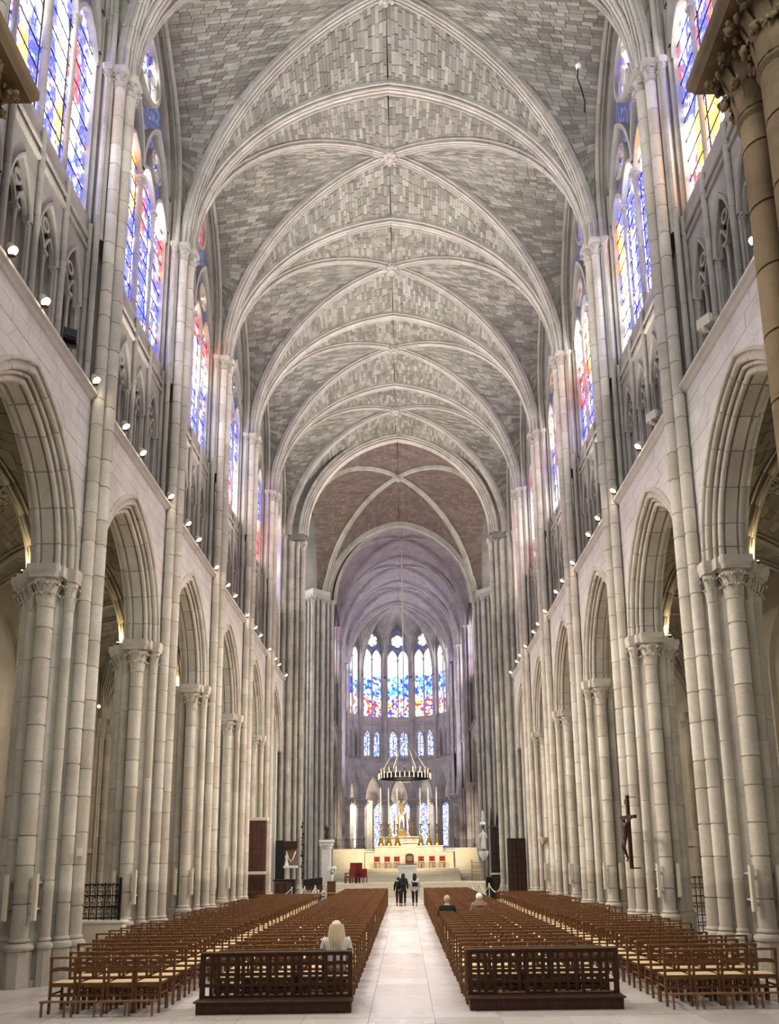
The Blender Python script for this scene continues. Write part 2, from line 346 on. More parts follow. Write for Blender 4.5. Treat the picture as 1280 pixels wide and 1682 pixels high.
def base_mesh(mat, top=.92):
    mb = MB()
    for n_, w_, r, c in PLAN:
        x, y = local((n_, w_)); R = r*1.42
        mb.lathe(x, y, [(r*1.0, top), (r*1.18, top-.03), (r*1.22, top-.06), (r*1.06, top-.09), (r*1.45, top-.12), (r*1.62, top-.17), (r*1.58, top-.22), (R, top-.24)], 14)
        mb.prism([(x+R*math.cos(PI/8+PI/4*i), y+R*math.sin(PI/8+PI/4*i)) for i in range(8)], 0, top-.24)
    mb.prism([(x*1.03, y*1.03) for x, y in (local(p) for p in CORE)], 0, top-.2)
    mb.prism([(x*1.16, y*1.16) for x, y in (local(p) for p in CORE)], 0, .12)
    return mb.mesh('pier_base', mat, 35)
def caps_mesh(mat):
    mb = MB()
    for n_, w_, r, c in PLAN:
        if c == 'vault': continue
        x, y = local((n_, w_)); crocket(mb, x, y, Z_CAP, r, Z_AB-Z_CAP, 8 if c == 'big' else 6)
        hw = r*1.95; abacus(mb, x, y, Z_AB, hw, Z_SPR-Z_AB, .12)
    mb.prism([(x*.98, y*1.0) for x, y in (local(p) for p in CORE)], Z_CAP+.1, Z_SPR-.02)
    mb.box(-.40, .40, -.98, .98, Z_AB+.03, Z_SPR)
    return mb.mesh('arcade_capital', mat, 40)
def vcaps_mesh(mat):
    mb = MB()
    for n_, w_, r, c in PLAN[:3]:
        x, y = local((n_, w_)); crocket(mb, x, y, Z_VC, r, .36, 6); abacus(mb, x, y, Z_VC+.36, r*1.75, Z_VS-Z_VC-.36, .3)
    for sg in (-1, 1):
        crocket(mb, -.36, sg*.47, Z_VC, .07, .36, 5); abacus(mb, -.36, sg*.47, Z_VC+.36, .13, .18, .3)
    return mb.mesh('vault_capital', mat, 40)
def pier(x, y, rz, label, mat='pier', detail=False, umat='grey'):
    root = tag(empty('clustered_pier', (x, y, 0), rz), label, 'pier', 'piers along the nave')
    L = lambda name, me, **k: link(name, me, root, **k)
    L('pier_base', cached(('base', mat), lambda: base_mesh(mat)))
    L('arcade_capital', cached(('caps', mat), lambda: caps_mesh(mat)))
    L('vault_capital', cached(('vcaps', umat), lambda: vcaps_mesh(umat)))
    L('pier_core', cached(('core', mat), lambda: core_mesh(.6, Z_CAP+.3, .72, mat)))
    # thin formeret shafts beside the vault shafts, from the ledge up
    def thin():
        mb = MB()
        for sg in (-1, 1): mb.lathe(-.36, sg*.47, shaft_prof(.07, 12.8, Z_VC, 1.3, .8), 8)
        mb.box(-.40, .3, -.42, .42, 8.4, 12.8); mb.box(-.16, .4, -.42, .42, 12.8, Z_VS+1.6)
        return mb.mesh('wall_shafts', umat, 40)
    L('wall_shaft', cached(('thin', umat), thin))
    if not detail:
        def sh():
            mb = MB()
            for i, (n_, w_, r, c) in enumerate(PLAN):
                xx, yy = local((n_, w_)); mb.lathe(xx, yy, shaft_prof(r, .9, Z_VC if c == 'vault' else Z_CAP, .74 if r > .11 else .9, .3+.13*i % .7), 12)
            return mb.mesh('shafts', mat, 40)
        L('shaft', cached(('sh', mat), sh)); return root
    for i, (n_, w_, r, c) in enumerate(PLAN):
        xx, yy = local((n_, w_)); s = empty('shaft', (xx, yy, 0), 0, root)
        z1 = Z_VC if c == 'vault' else Z_CAP; z = .9; q = i
        hs = (.58, .74, .66, .82) if c != 'arc' else (.95, .8, 1.1, .88)
        while z < z1-.02:
            h = hs[(q*7+i*3) % 4]; q += 1
            if z1-z-h < .35: h = z1-z
            h = round(h, 3)
            def dm(r=r, h=h):
                mb = MB(); mb.lathe(0, 0, [(r*.86, 0), (r*.86, .009), (r, .016), (r, h-.016), (r*.86, h-.009), (r*.86, h)], 14); return mb.mesh('drum', mat, 40)
            link('drum', cached(('drum', r, h, mat), dm), s, (0, 0, z)); z += h
    return root

# ---------------------------------------------------------------- bay elevation (local: x' outward from wall face, y' along, z up)
def mg(L): return .9 if L > 5 else .42
ZL = 12.83; ZW = 17.5
def clip_rows(a, rise, q, zs, half, z0, z1, dz, length, seed, gap=.012):
    """ashlar blocks of a wall with a pointed opening: list of quads in (y,z), each [(y,z)*4]"""
    r = random.Random(seed); out = []
    def edge(z):
        if z <= zs: return a
        if z >= zs+rise: return 0
        lo, hi = 0., 1.
        for _ in range(24):
            m = (lo+hi)/2
            if rise*H(m, q) < z-zs: lo = m
            else: hi = m
        return a*(1-lo)
    z = z0; row = 0
    while z < z1-.03:
        zt = min(z1, z+dz*r.uniform(.92, 1.08));
        if z1-zt < .12: zt = z1
        eb, et = edge(z), edge(zt)
        if et == 0 and eb > 0 and zs+rise < zt: et = 0
        ivs = []
        if eb <= 1e-6: ivs = [(-half, half, -half, half)]
        else: ivs = [(-half, -eb, -half, -et), (eb, half, et, half)]
        for b0, b1, t0, t1 in ivs:
            w_ = max(b1-b0, t1-t0)
            if w_ < .08: continue
            n = max(1, round(w_/length+r.uniform(-.3, .3))); cuts = [0]+sorted((i+r.uniform(-.25, .25)+(.4 if row % 2 else 0)*(1 if i < n-1 else 0))/n for i in range(1, n))+[1]
            fixL = (eb > 1e-6 and b0 == -half)     # opening edge on the high-y side
            for i in range(n):
                y0 = b0+(b1-b0)*cuts[i]; y1 = b0+(b1-b0)*cuts[i+1]; u0 = t0+(t1-t0)*cuts[i]; u1 = t0+(t1-t0)*cuts[i+1]
                g = gap/2
                if y1-y0 < .05 and u1-u0 < .05: continue
                out.append([(y0+g, z+g), (y1-g, z+g), (u1-g, zt-g), (u0+g, zt-g)])
        z = zt; row += 1
    return out
def block(mb, q, x0, x1):
    mb.add([(x0, y, z) for y, z in q]+[(x1, y, z) for y, z in q], [(0, 1, 2, 3), (0, 4, 5, 1), (1, 5, 6, 2), (2, 6, 7, 3), (3, 7, 4, 0)])
def holed(mb, a, rise, q, zs, half, z0, z1, x0, x1, n=12):
    """wall slab with pointed opening (rows between the curve and the bay edge)"""
    L = [(a*(1-e), zs+rise*H(e, q)) for e in eps(n)]
    if z0 < zs: L = [(a, z0)]+L
    for xx in (x0, x1):
        for sg in (-1, 1):
            vs = []; 
            for u, z in L: vs += [(xx, sg*half, z), (xx, sg*u, z)]
            mb.add(vs, [(2*i, 2*i+1, 2*i+3, 2*i+2) for i in range(len(L)-1)])
        mb.add([(xx, -half, L[-1][1]), (xx, half, L[-1][1]), (xx, half, z1), (xx, -half, z1)], [(0, 1, 2, 3)])
    for sg in (-1, 1):
        vs = []
        for u, z in L: vs += [(x0, sg*u, z), (x1, sg*u, z)]
        mb.add(vs, [(2*i, 2*i+1, 2*i+3, 2*i+2) for i in range(len(L)-1)])
    mb.add([(x0, -half, z1), (x1, -half, z1), (x1, half, z1), (x0, half, z1)], [(0, 1, 2, 3)])

def arc_dims(L):
    a = L/2-(.92 if L > 5 else .48); rise = 2.95 if L > 5 else 2.5
    return a, rise, twoc(a, rise)
def outer_dims(L, d):
    a, rise, q = arc_dims(L); R = q*a; c = R-a; R2 = R+d; a2 = a+d; r2 = math.sqrt(max(.01, R2*R2-c*c)); return a2, r2, R2/a2
def m_body(L, mat):
    mb = MB(); a2, r2, q2 = outer_dims(L, .43)
    holed(mb, a2, r2, q2, Z_SPR, L/2, Z_SPR-.05, ZL, .010, .90)
    return mb.mesh('wall_core', mat)
def q_stones(L, seed):
    a2, r2, q2 = outer_dims(L, .40)
    return clip_rows(a2, r2, q2, Z_SPR, L/2-.30, Z_SPR-.02, ZL-.06, .36, .72, seed, .009)
def arc_path(L, x=.46, n=16):
    a, rise, q = arc_dims(L); return [(x, u, Z_SPR+h) for u, h in arch_pts(a, rise, q, n)]
def m_arch(L, mat, groove=.5):
    mb = MB(); mb.sweep(arc_path(L), (1, 0, 0), P_ARC, groove, (.4, 0)); return mb.mesh('arcade_moulding', mat, 50)
def fix_dir(path, bi, out):
    """the sweep's outward side is bi x tangent; flip bi when it points to the opening"""
    p = [Vector(x) for x in path]; n = Vector(bi).cross((p[1]-p[0]).normalized())
    return Vector(bi) if n.dot(Vector(out)) > 0 else -Vector(bi)
def m_string(L, mat):
    mb = MB(); h = L/2-.30
    mb.sweep([(0, -h, ZL), (0, h, ZL)], (1, 0, 0), [(-.16, .02), (-.12, -.05), (-.07, -.1), (-.03, -.17), (.02, -.18), (.03, .35)])
    return mb.mesh('string_course', mat)
def tri_units(L): n = 4 if L > 5 else 2; w = (L-mg(L))/n; return n, w, [(-(L-mg(L))/2+w*(i+.5)) for i in range(n)]
def m_tri(L, mat):
    mb = MB(); n, w, ys = tri_units(L); a = w/2-(.17 if L > 5 else .11); rise = 1.15 if L > 5 else 1.0
    for y in ys:
        sub = MB(); holed(sub, a, rise, twoc(a, rise), 14.95, w/2, ZL, 16.95, .33, .50, 8)
        mb.add([(p[0], p[1]+y, p[2]) for p in sub.v], sub.f)
        path = [(.33, y+u, 14.95+h) for u, h in arch_pts(a, rise, twoc(a, rise), 8)]
        mb.sweep(path, fix_dir(path, (1, 0, 0), (0, -1, 0)), [(-.02, .03), (-.03, -.01), (.0, -.05), (.05, -.05), (.07, 0), (.09, -.03), (.12, .02)])
        # two sub-arches and a little circle inside the opening
        for sg in (-1, 1):
            b = a/2-.01; path = [(.42, y+sg*a/2+u, 14.95+h) for u, h in arch_pts(b, .5, twoc(b, .5), 6)]
            mb.sweep(path, (1, 0, 0), [(-.03, -.04), (-.03, .04), (.03, .04), (.03, -.04), (-.03, -.04)])
        c = [(.42, y+.13*math.cos(t), 15.62+.13*math.sin(t)) for t in [2*PI*i/12 for i in range(13)]]
        mb.sweep(c, (1, 0, 0), [(-.03, -.04), (-.03, .04), (.03, .04), (.03, -.04), (-.03, -.04)], closed=True)
    h = (L-mg(L))/2
    mb.box(.28, .6, -L/2, -h, ZL, 16.95); mb.box(.28, .6, h, L/2, ZL, 16.95)
    for zz in (16.62, 16.9):
        mb.sweep([(.33, -h-.1, zz), (.33, h+.1, zz)], (1, 0, 0), [(-.06, 0), (-.05, -.06), (0, -.08), (.04, -.06), (.06, 0)])
    mb.box(.33, .62, -L/2, L/2, 16.9, ZW)     # sill wall
    return mb.mesh('triforium_arcade', mat, 40)
def m_triback(L, mat):
    mb = MB(); mb.box(.95, 1.05, -L/2, L/2, ZL-.1, 17.2); mb.box(.3, 1.0, -L/2, L/2, 17.0, 17.1); mb.box(.02, 1.0, -L/2, L/2, ZL-.2, ZL-.02); return mb.mesh('gallery_back', mat)
def m_colon(mat):
    mb = MB(); mb.lathe(0, 0, [(.08, 0), (.075, .08), (.05, .1), (.042, .14), (.042, 1.86)], 10); crocket(mb, 0, 0, 1.86, .042, .2, 5); abacus(mb, 0, 0, 2.06, .085, .07, .2)
    return mb.mesh('colonnette', mat, 40)
def m_mull(h, r, mat, cap=True):
    mb = MB(); mb.lathe(0, 0, shaft_prof(r, 0, h, 1.5, .9), 10)
    if cap: crocket(mb, 0, 0, h, r, .24, 5); abacus(mb, 0, 0, h+.24, r*1.9, .08, .3)
    else: pass
    return mb.mesh('mullion', mat, 40)
def win_dims(L):
    h = (L-mg(L))/2; return h, (23.6, 4.45) if L > 5 else (24.6, 3.0)
def m_formeret(L, mat):
    h, (zs, rise) = win_dims(L); h += .06
    path = [(.0, -h, 16.9)]+[(.0, u, zs+v) for u, v in arch_pts(h, rise, twoc(h, rise), 14)]+[(.0, h, 16.9)]
    mb = MB(); mb.sweep(path, (1, 0, 0), P_FORM, 1.0, (.2, .2))
    return mb.mesh('window_arch', mat, 45)
def m_winwall(L, mat):
    """masonry round the window head up to the vault"""
    h, (zs, rise) = win_dims(L); mb = MB(); holed(mb, h+.05, rise+.05, twoc(h, rise), zs, L/2, ZW-.6, 29.2, .40, .75, 12)
    return mb.mesh('window_wall', mat)
BARS = [(-.045, -.13), (.045, -.13), (.06, 0), (.045, .1), (-.045, .1), (-.06, 0), (-.045, -.13)]
def arc_bar(mb, yc, zs, a, rise, n=8, sc_=1.0, x=.5):
    path = [(x, yc+u, zs+v) for u, v in arch_pts(a, rise, twoc(a, rise), n)]; mb.sweep(path, (1, 0, 0), [(p*sc_, q*sc_) for p, q in BARS])
def ring_bar(mb, yc, zc, r, n=18, sc_=1.0, x=.5, foils=0):
    path = [(x, yc+r*math.cos(t), zc+r*math.sin(t)) for t in [2*PI*i/n for i in range(n+1)]]; mb.sweep(path, (1, 0, 0), [(p*sc_, q*sc_) for p, q in BARS], closed=True)
    for k in range(foils):
        t0 = 2*PI*k/foils+PI/2; rr = r*.42; cy_, cz_ = yc+r*.56*math.cos(t0), zc+r*.56*math.sin(t0)
        path = [(x, cy_+rr*math.cos(t0-PI*.8+1.6*PI*i/8), cz_+rr*math.sin(t0-PI*.8+1.6*PI*i/8)) for i in range(9)]
        mb.sweep(path, (1, 0, 0), [(p*.6, q*.6) for p, q in BARS])
def tracery_dims(L):
    h, (zs, rise) = win_dims(L)
    if L > 5: return dict(h=h, lights=4, lw=h/2, spr=21.9, sub=(22.3, 2.55), small=(23.55, .46), rose=(26.05, 1.08), lr=.95)
    return dict(h=h, lights=2, lw=h, spr=23.9, sub=None, small=None, rose=(26.0, .74), lr=1.1)
def m_tracery(L, mat):
    d = tracery_dims(L); mb = MB(); h = d['h']; n = d['lights']; lw = 2*h/n
    for i in range(n): arc_bar(mb, -h+lw*(i+.5), d['spr'], lw/2, d['lr'], 8)
    if d['sub']:
        for sg in (-1, 1):
            arc_bar(mb, sg*h/2, d['sub'][0], h/2-.02, d['sub'][1], 10, 1.3); ring_bar(mb, sg*h/2, d['small'][0], d['small'][1], 16, .8, foils=5)
    ring_bar(mb, 0, d['rose'][0], d['rose'][1], 22, 1.2, foils=6)
    hh, (zs, rise) = win_dims(L); arc_bar(mb, 0, zs, hh-.03, rise-.05, 12, 1.2)
    for sg in (-1, 1): mb.box(.4, .62, sg*h-.06, sg*h+.06, ZW-.6, zs)
    return mb.mesh('tracery', mat, 40)
def m_lancet(L, mat):
    d = tracery_dims(L); w_ = d['h']*2/d['lights']/2-.04; mb = MB(); L_ = arch_pts(w_, d['lr']-.05, twoc(w_, d['lr']-.05), 6)
    pts = [(0, -w_, ZW-.3)]+[(0, u, d['spr']+v) for u, v in L_]+[(0, w_, ZW-.3)]
    mb.add(pts, [tuple(range(len(pts)))]); return mb.mesh('lancet_glass', mat)
def m_bars(L, mat):
    d = tracery_dims(L); mb = MB(); z = ZW+.2
    while z < d['spr']+.3:
        mb.box(.485, .51, -d['h'], d['h'], z-.010, z+.010); z += .56
    return mb.mesh('saddle_bars', mat)
def m_headglass(L, mat):
    h, (zs, rise) = win_dims(L); d = tracery_dims(L); mb = MB(); n = 12
    # window head glass behind the tracery, above the lancets
    Lp = arch_pts(h, rise, twoc(h, rise), n); z0 = d['spr']+d['lr']*.55
    pts = [(0, -h, z0)]+[(0, u, zs+v) for u, v in Lp]+[(0, h, z0)]
    mb.add(pts, [tuple(range(len(pts)))]); return mb.mesh('head_glass', mat)
def m_roseglass(L, mat):
    d = tracery_dims(L); mb = MB(); zc, r = d['rose']; mb.add([(0, r*math.cos(2*PI*i/20), zc+r*math.sin(2*PI*i/20)) for i in range(20)], [tuple(range(20))])
    return mb.mesh('rose_glass', mat)

WINN = [0]
def window(px, py, rz, L, gmat='glass', smat='grey'):
    WINN[0] += 1; root = empty('window_%d' % WINN[0], (px, py, 0), rz, kind='structure'); d = tracery_dims(L); h = d['h']
    A = lambda name, me, loc=None: link(name, me, root, loc)
    A('window_arch', cached(('form', L, smat), lambda: m_formeret(L, smat))); A('window_wall', cached(('ww', L, smat), lambda: m_winwall(L, smat)))
    A('tracery', cached(('trac', L, smat), lambda: m_tracery(L, smat))); A('saddle_bar', cached(('sb', L), lambda: m_bars(L, 'lead')), (.02, 0, 0))
    gl = cached(('lan', L, gmat), lambda: m_lancet(L, gmat))
    for i in range(d['lights']): A('lancet_glass', gl, (.55, -h+2*h/d['lights']*(i+.5), 0))
    A('head_glass', cached(('hg', L), lambda: m_headglass(L, 'glass_dark')), (.60, 0, 0))
    A('rose_glass', cached(('rg', L, gmat), lambda: m_roseglass(L, gmat)), (.54, 0, 0))
    if d['small']:
        def sm():
            mb = MB(); zc, r = d['small']; mb.add([(0, r*math.cos(2*PI*i/16), zc+r*math.sin(2*PI*i/16)) for i in range(16)], [tuple(range(16))]); return mb.mesh('foil_glass', gmat)
        for sg in (-1, 1): A('foil_glass', cached(('fg', L, gmat), sm), (.54, sg*h/2, 0))
    n = d['lights']
    for i in range(1, n):
        mid = (i == n//2); r = .095 if mid else .06
        hm = d['spr']-.3-ZW+.55; me = cached(('mull', L, r, smat), lambda: m_mull(hm, r, smat))
        A('mullion', me, (.42, -h+2*h/n*i, ZW-.55))
    return root
t_ = NT('dark_glass'); t_.b.inputs['Base Color'].default_value = col('#2b2c33'); t_.b.inputs['Roughness'].default_value = .4
_v = t_.n('ShaderNodeTexVoronoi', i_Scale=6.0); _c = t_.n('ShaderNodeTexCoord'); t_.l(_c.outputs['Object'], _v.inputs['Vector'])
_r = t_.ramp(_v.outputs['Distance'], [(0, (.35, .4, .75, 1)), (.5, (.08, .09, .2, 1))]); t_.l(_r.outputs[0], t_.b.inputs['Emission Color']); t_.b.inputs['Emission Strength'].default_value = .3
M['glass_dark'] = t_.m

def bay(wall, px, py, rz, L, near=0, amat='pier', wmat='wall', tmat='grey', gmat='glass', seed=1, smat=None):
    T = lambda name, me, **k: link(name, me, wall, (px, py, 0), rz, **k)
    arch = T('arcade_arch', cached(('arch', L, amat), lambda: m_arch(L, amat, 0 if near else .5)))
    T('wall_core', cached(('body', L, wmat), lambda: m_body(L, wmat)))
    qs = q_stones(L, 5)
    if near:
        # voussoirs of the outer roll, one by one, over the moulded arch
        a2, r2, q2 = outer_dims(L, .43); pts = arch_pts(a2, r2, q2, 12)
        for i in range(len(pts)-1):
            def vz(i=i):
                mb = MB(); (u0, h0), (u1, h1) = pts[i], pts[i+1]; du, dh = u1-u0, h1-h0; l = math.hypot(du, dh); du /= l; dh /= l; nx, nz = -dh, du
                if nz < 0: nx, nz = -nx, -nz
                g = .006; prof = [(-.02, .10), (-.045, .03), (-.03, -.02), (.01, -.045), (.05, -.03), (.06, .02), (.10, .012), (.12, .02)]
                vs = []
                for (u, h_, sg) in ((u0, h0, 1), (u1, h1, -1)):
                    for a, b in prof: vs.append((b, u+du*g*sg+nx*a, Z_SPR+h_+dh*g*sg+nz*a))
                m = len(prof); mb.add(vs, [(j, j+1, m+j+1, m+j) for j in range(m-1)]+[tuple(range(m)), tuple(range(2*m-1, m-1, -1))]); return mb.mesh('voussoir', amat, 50)
            link('voussoir', cached(('vz', L, amat, i), vz), arch)
        for i, q in enumerate(qs):
            def st(q=q, i=i):
                mb = MB(); block(mb, q, random.Random(i).uniform(-.004, .004), .03); return mb.mesh('stone', wmat)
            T('stone', cached(('st', L, wmat, i), st))
    else:
        def sj():
            mb = MB(); r = random.Random(3)
            for q in qs: block(mb, q, r.uniform(-.004, .004), .03)
            return mb.mesh('ashlar', wmat)
        T('ashlar', cached(('ash', L, wmat), sj), kind='stuff')
    T('string_course', cached(('str', L, wmat), lambda: m_string(L, wmat)))
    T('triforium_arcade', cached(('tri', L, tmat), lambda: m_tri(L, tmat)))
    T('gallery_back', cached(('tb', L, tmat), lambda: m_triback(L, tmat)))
    n, w, ys = tri_units(L); cm = cached(('col', tmat), lambda: m_colon(tmat)); a = w/2-.17
    R_ = Matrix.Rotation(rz, 3, 'Z')
    for y in ys:
        for dy in (-a-.02, 0, a+.02):
            v = R_ @ Vector((.40, y+dy, 12.83)); link('colonnette', cm, wall, (px+v.x, py+v.y, v.z))
    # long thin mullions that run from the ledge up past the triforium
    for i in range(0, n+1):
        y = -(L-mg(L))/2+w*i; mm = cached(('lm', tmat), lambda: m_mull(17.3-12.85, .065, tmat, False))
        v = R_ @ Vector((.27, y, 12.85)); link('mullion', mm, wall, (px+v.x, py+v.y, v.z))
    window(px, py, rz, L, gmat, smat or tmat)

# ---------------------------------------------------------------- vaults
def offset_curve(P, bi, d):
    P = [Vector(p) for p in P]; out = []
    for i, p in enumerate(P):
        t = (P[min(i+1, len(P)-1)]-P[max(i-1, 0)]).normalized(); n = Vector(bi).cross(t).normalized()
        if n.z < 0: n = -n
        out.append(p+n*d)
    return out
def half_web(A, B, slen, mode, mats, seed, root, sink, budget):
    """stones of a half severy between curves A and B (same count of points). inner side = downwards"""
    r = random.Random(seed); n = len(A)-1
    back = MB()
    vs = []
    for a, b in zip(A, B): vs += [a+Vector((0, 0, .05)), b+Vector((0, 0, .05))]
    back.add(vs, [(2*i, 2*i+1, 2*i+3, 2*i+2) for i in range(n)])
    sink['back'].add(back.v, back.f)
    for i in range(n):
        a0, a1, b0, b1 = A[i], A[i+1], B[i], B[i+1]; wd = ((b0-a0).length+(b1-a1).length)/2
        if wd < .08: continue
        m = max(1, round(wd/slen+r.uniform(-.2, .2))); cuts = [0]+sorted((k+r.uniform(-.3, .3))/m for k in range(1, m))+[1]
        nrm = (a1-a0).cross(b0-a0)
        if nrm.length < 1e-6: nrm = (a1-a0).cross(b1-a0)
        nrm.normalize()
        if nrm.z > 0: nrm = -nrm
        for k in range(m):
            s0, s1 = cuts[k], cuts[k+1]; d = nrm*r.uniform(.0, .014)
            c = [a0.lerp(b0, s0), a0.lerp(b0, s1), a1.lerp(b1, s1), a1.lerp(b1, s0)]; ce = (c[0]+c[1]+c[2]+c[3])/4
            g = .007; q = []
            for p in c:
                v = ce-p; l = v.length; q.append(p+v*min(.4, g*1.5/l if l else 0))
            up = -nrm*.05; V = [p+d for p in q]+[p+up for p in q]; F = [(0, 1, 2, 3), (0, 4, 5, 1), (1, 5, 6, 2), (2, 6, 7, 3), (3, 7, 4, 0)]
            if mode == 'pieces': sink['cand'].append((ce, V, F))
            else: sink['st'].add(V, F)
def vault_bay(y0, y1, xc, a, zs, riseT, riseD, xF, zF, riseF, aF, mats, mode, name='ceiling', arches=(True, False), ncx=86, nside=54, slen=.42, qT=1.15, pT=P_TRANS, pD=P_DIAG, keep=None, sides=(-1, 1), boss=True, inT=0.0, ribm='rib'):
    ym = (y0+y1)/2; hl = (y1-y0)/2; root = empty(name, (0, 0, 0), 0, kind='structure'); web, mort = mats
    sink = {'back': MB(), 'st': MB(), 'cand': []}
    n = 16; E16 = eps(n); ad = a+.05
    def diag(sx, sy, E_):    # from springing to boss
        return [Vector((xc+sx*ad*(1-e), ym+sy*(hl-.27)*(1-e), zs+riseD*H(e, 1.0))) for e in E_]
    def trans(yy, sx, E_): return [Vector((xc+sx*a*(1-e), yy, zs+riseT*H(e, qT))) for e in E_]
    for k, yy in enumerate((y0, y1)):
        if arches[k]:
            path = trans(yy, -1, E16)+trans(yy, 1, E16)[::-1][1:]; bi = Vector((0, 1, 0))
            mb = MB(); bi = fix_dir(path, bi, (-1, 0, 0)); mb.sweep(path, bi, pT, .55, (.2, 0)); link('transverse_rib', mb.mesh('transverse_rib', ribm, 50), root)
    for sx in (-1, 1):
        for sy in (-1, 1):
            path = diag(sx, sy, E16); t = Vector((path[-1].x-path[0].x, path[-1].y-path[0].y, 0)).normalized(); bi = Vector((0, 0, 1)).cross(t)
            mb = MB(); mb.sweep(path, fix_dir(path, bi, (sx, 0, 0)), pD, .55, (.2, 0)); link('diagonal_rib', mb.mesh('diagonal_rib', ribm, 50), root)
    if boss:
        mb = MB(); zb = zs+riseD; mb.lathe(xc, ym, [(.02, zb-.16), (.14, zb-.15), (.2, zb-.08), (.27, zb-.02), (.3, zb+.1), (.26, zb+.25)], 14)
        for i in range(8):
            t = 2*PI*i/8; mb.sphere((xc+.26*math.cos(t), ym+.26*math.sin(t), zb-.06), .085, 1, 1, .8, 6, 4); mb.sphere((xc+.13*math.cos(t+.4), ym+.13*math.sin(t+.4), zb-.16), .06, 1, 1, .8, 6, 4)
        link('boss', mb.mesh('boss', ribm, 50), root)
    up = .20 if a > 4 else .14
    Ec = eps(ncx); Es = eps(nside); seed = int(y0*10)+int(xc*3)
    for sx in (-1, 1):
        for sy in (-1, 1):
            D = diag(sx, sy, Ec); tdir = Vector((D[-1].x-D[0].x, D[-1].y-D[0].y, 0)).normalized(); bi = Vector((0, 0, 1)).cross(tdir)
            Do = offset_curve(D, bi, up); To = offset_curve(trans(y0 if sy < 0 else y1, sx, Ec), (0, 1, 0), up)
            # same x on both curves so that the courses run along the nave
            half_web(Do, To, slen, mode, mats, seed+sx+3*sy, root, sink, 0)
            D2 = offset_curve(diag(sx, sy, Es), bi, up)
            F = [Vector((xc+sx*xF, ym+sy*(aF)*(1-e), zF+riseF*H(e, twoc(aF, riseF)))) for e in Es]
            F[0] = Vector((xc+sx*xF, ym+sy*aF, zF))
            half_web(D2, F, slen, mode, mats, seed+50+sx+3*sy, root, sink, 0)
            if zF > zs+.1:   # narrow strip below the stilted wall arch
                Q = [D2[0]+Vector((0, 0, 0)), Vector((xc+sx*xF, ym+sy*aF, zs)), F[0], D2[0]]; sink['back'].add([D2[0], Vector((xc+sx*xF, ym+sy*aF, zs)), F[0]], [(0, 1, 2)])
    link('web_backing', sink['back'].mesh('web_backing', mort), root)
    if mode == 'pieces':
        cand = sink['cand']; cand.sort(key=keep)
        for ce, V, F in cand[:300]:
            mb = MB(); mb.add([p-ce for p in V], F); link('stone', mb.mesh('stone', web), root, tuple(ce))
        for ce, V, F in cand[300:]: sink['st'].add(V, F)
    if sink['st'].f: link('web_stones', sink['st'].mesh('web_stones', web), root, kind='stuff')
    return root

# ---------------------------------------------------------------- the building
def CX(y): return .35-.035*(y-64)
XC = 5.55
XW = 6.82; XP = 7.28; L0 = 6.0; YA = 17.3
PY = [YA+L0*k for k in range(5)]                     # free-standing nave piers
SIDE = {-1: 'left', 1: 'right'}
wall_l = empty('wall_left', kind='structure'); wall_r = empty('wall_right', kind='structure'); wall_f = empty('wall_front', kind='structure')
WALL = {-1: wall_l, 1: wall_r}
def at_side(s, x, y): return s*x, y, (0 if s > 0 else PI)
for s in (-1, 1):
    for k in range(-1, 5):
        px, py, rz = at_side(s, XW, YA+L0*(k+.5)); bay(WALL[s], px, py, rz, L0, near=(k in (0, 1)), seed=k)
    for k, y in enumerate(PY):
        lab = 'clustered stone pier with crocket capitals, %s of the free-standing row on the %s' % (('nearest', 'second', 'third', 'fourth', 'fifth')[k], SIDE[s])
        px, py, rz = at_side(s, XP, y); pier(px, py, rz, lab, 'pier', detail=(k < 2))
    px, py, rz = at_side(s, XP, YA-L0); pier(px, py, rz, 'clustered stone pier partly hidden behind the dark foreground column, %s side' % SIDE[s], 'pier')
    # choir straight bays
    for k in range(3):
        ym_ = 61.3+6.4*(k+.5); px, py, rz = s*XC+CX(ym_), ym_, (0 if s > 0 else PI); bay(WALL[s], px, py, rz, 6.4, near=0, amat='choir', wmat='choir', tmat='choir', seed=k+20)
        if k: 
            px, py, rz = s*(XC+.46)+CX(61.3+6.4*k), 61.3+6.4*k, (0 if s > 0 else PI); pier(px, py, rz, 'grey clustered pier of the choir behind the iron grille, %s one on the %s' % (('', 'nearer', 'farther')[k], SIDE[s]), 'choir', umat='choir')
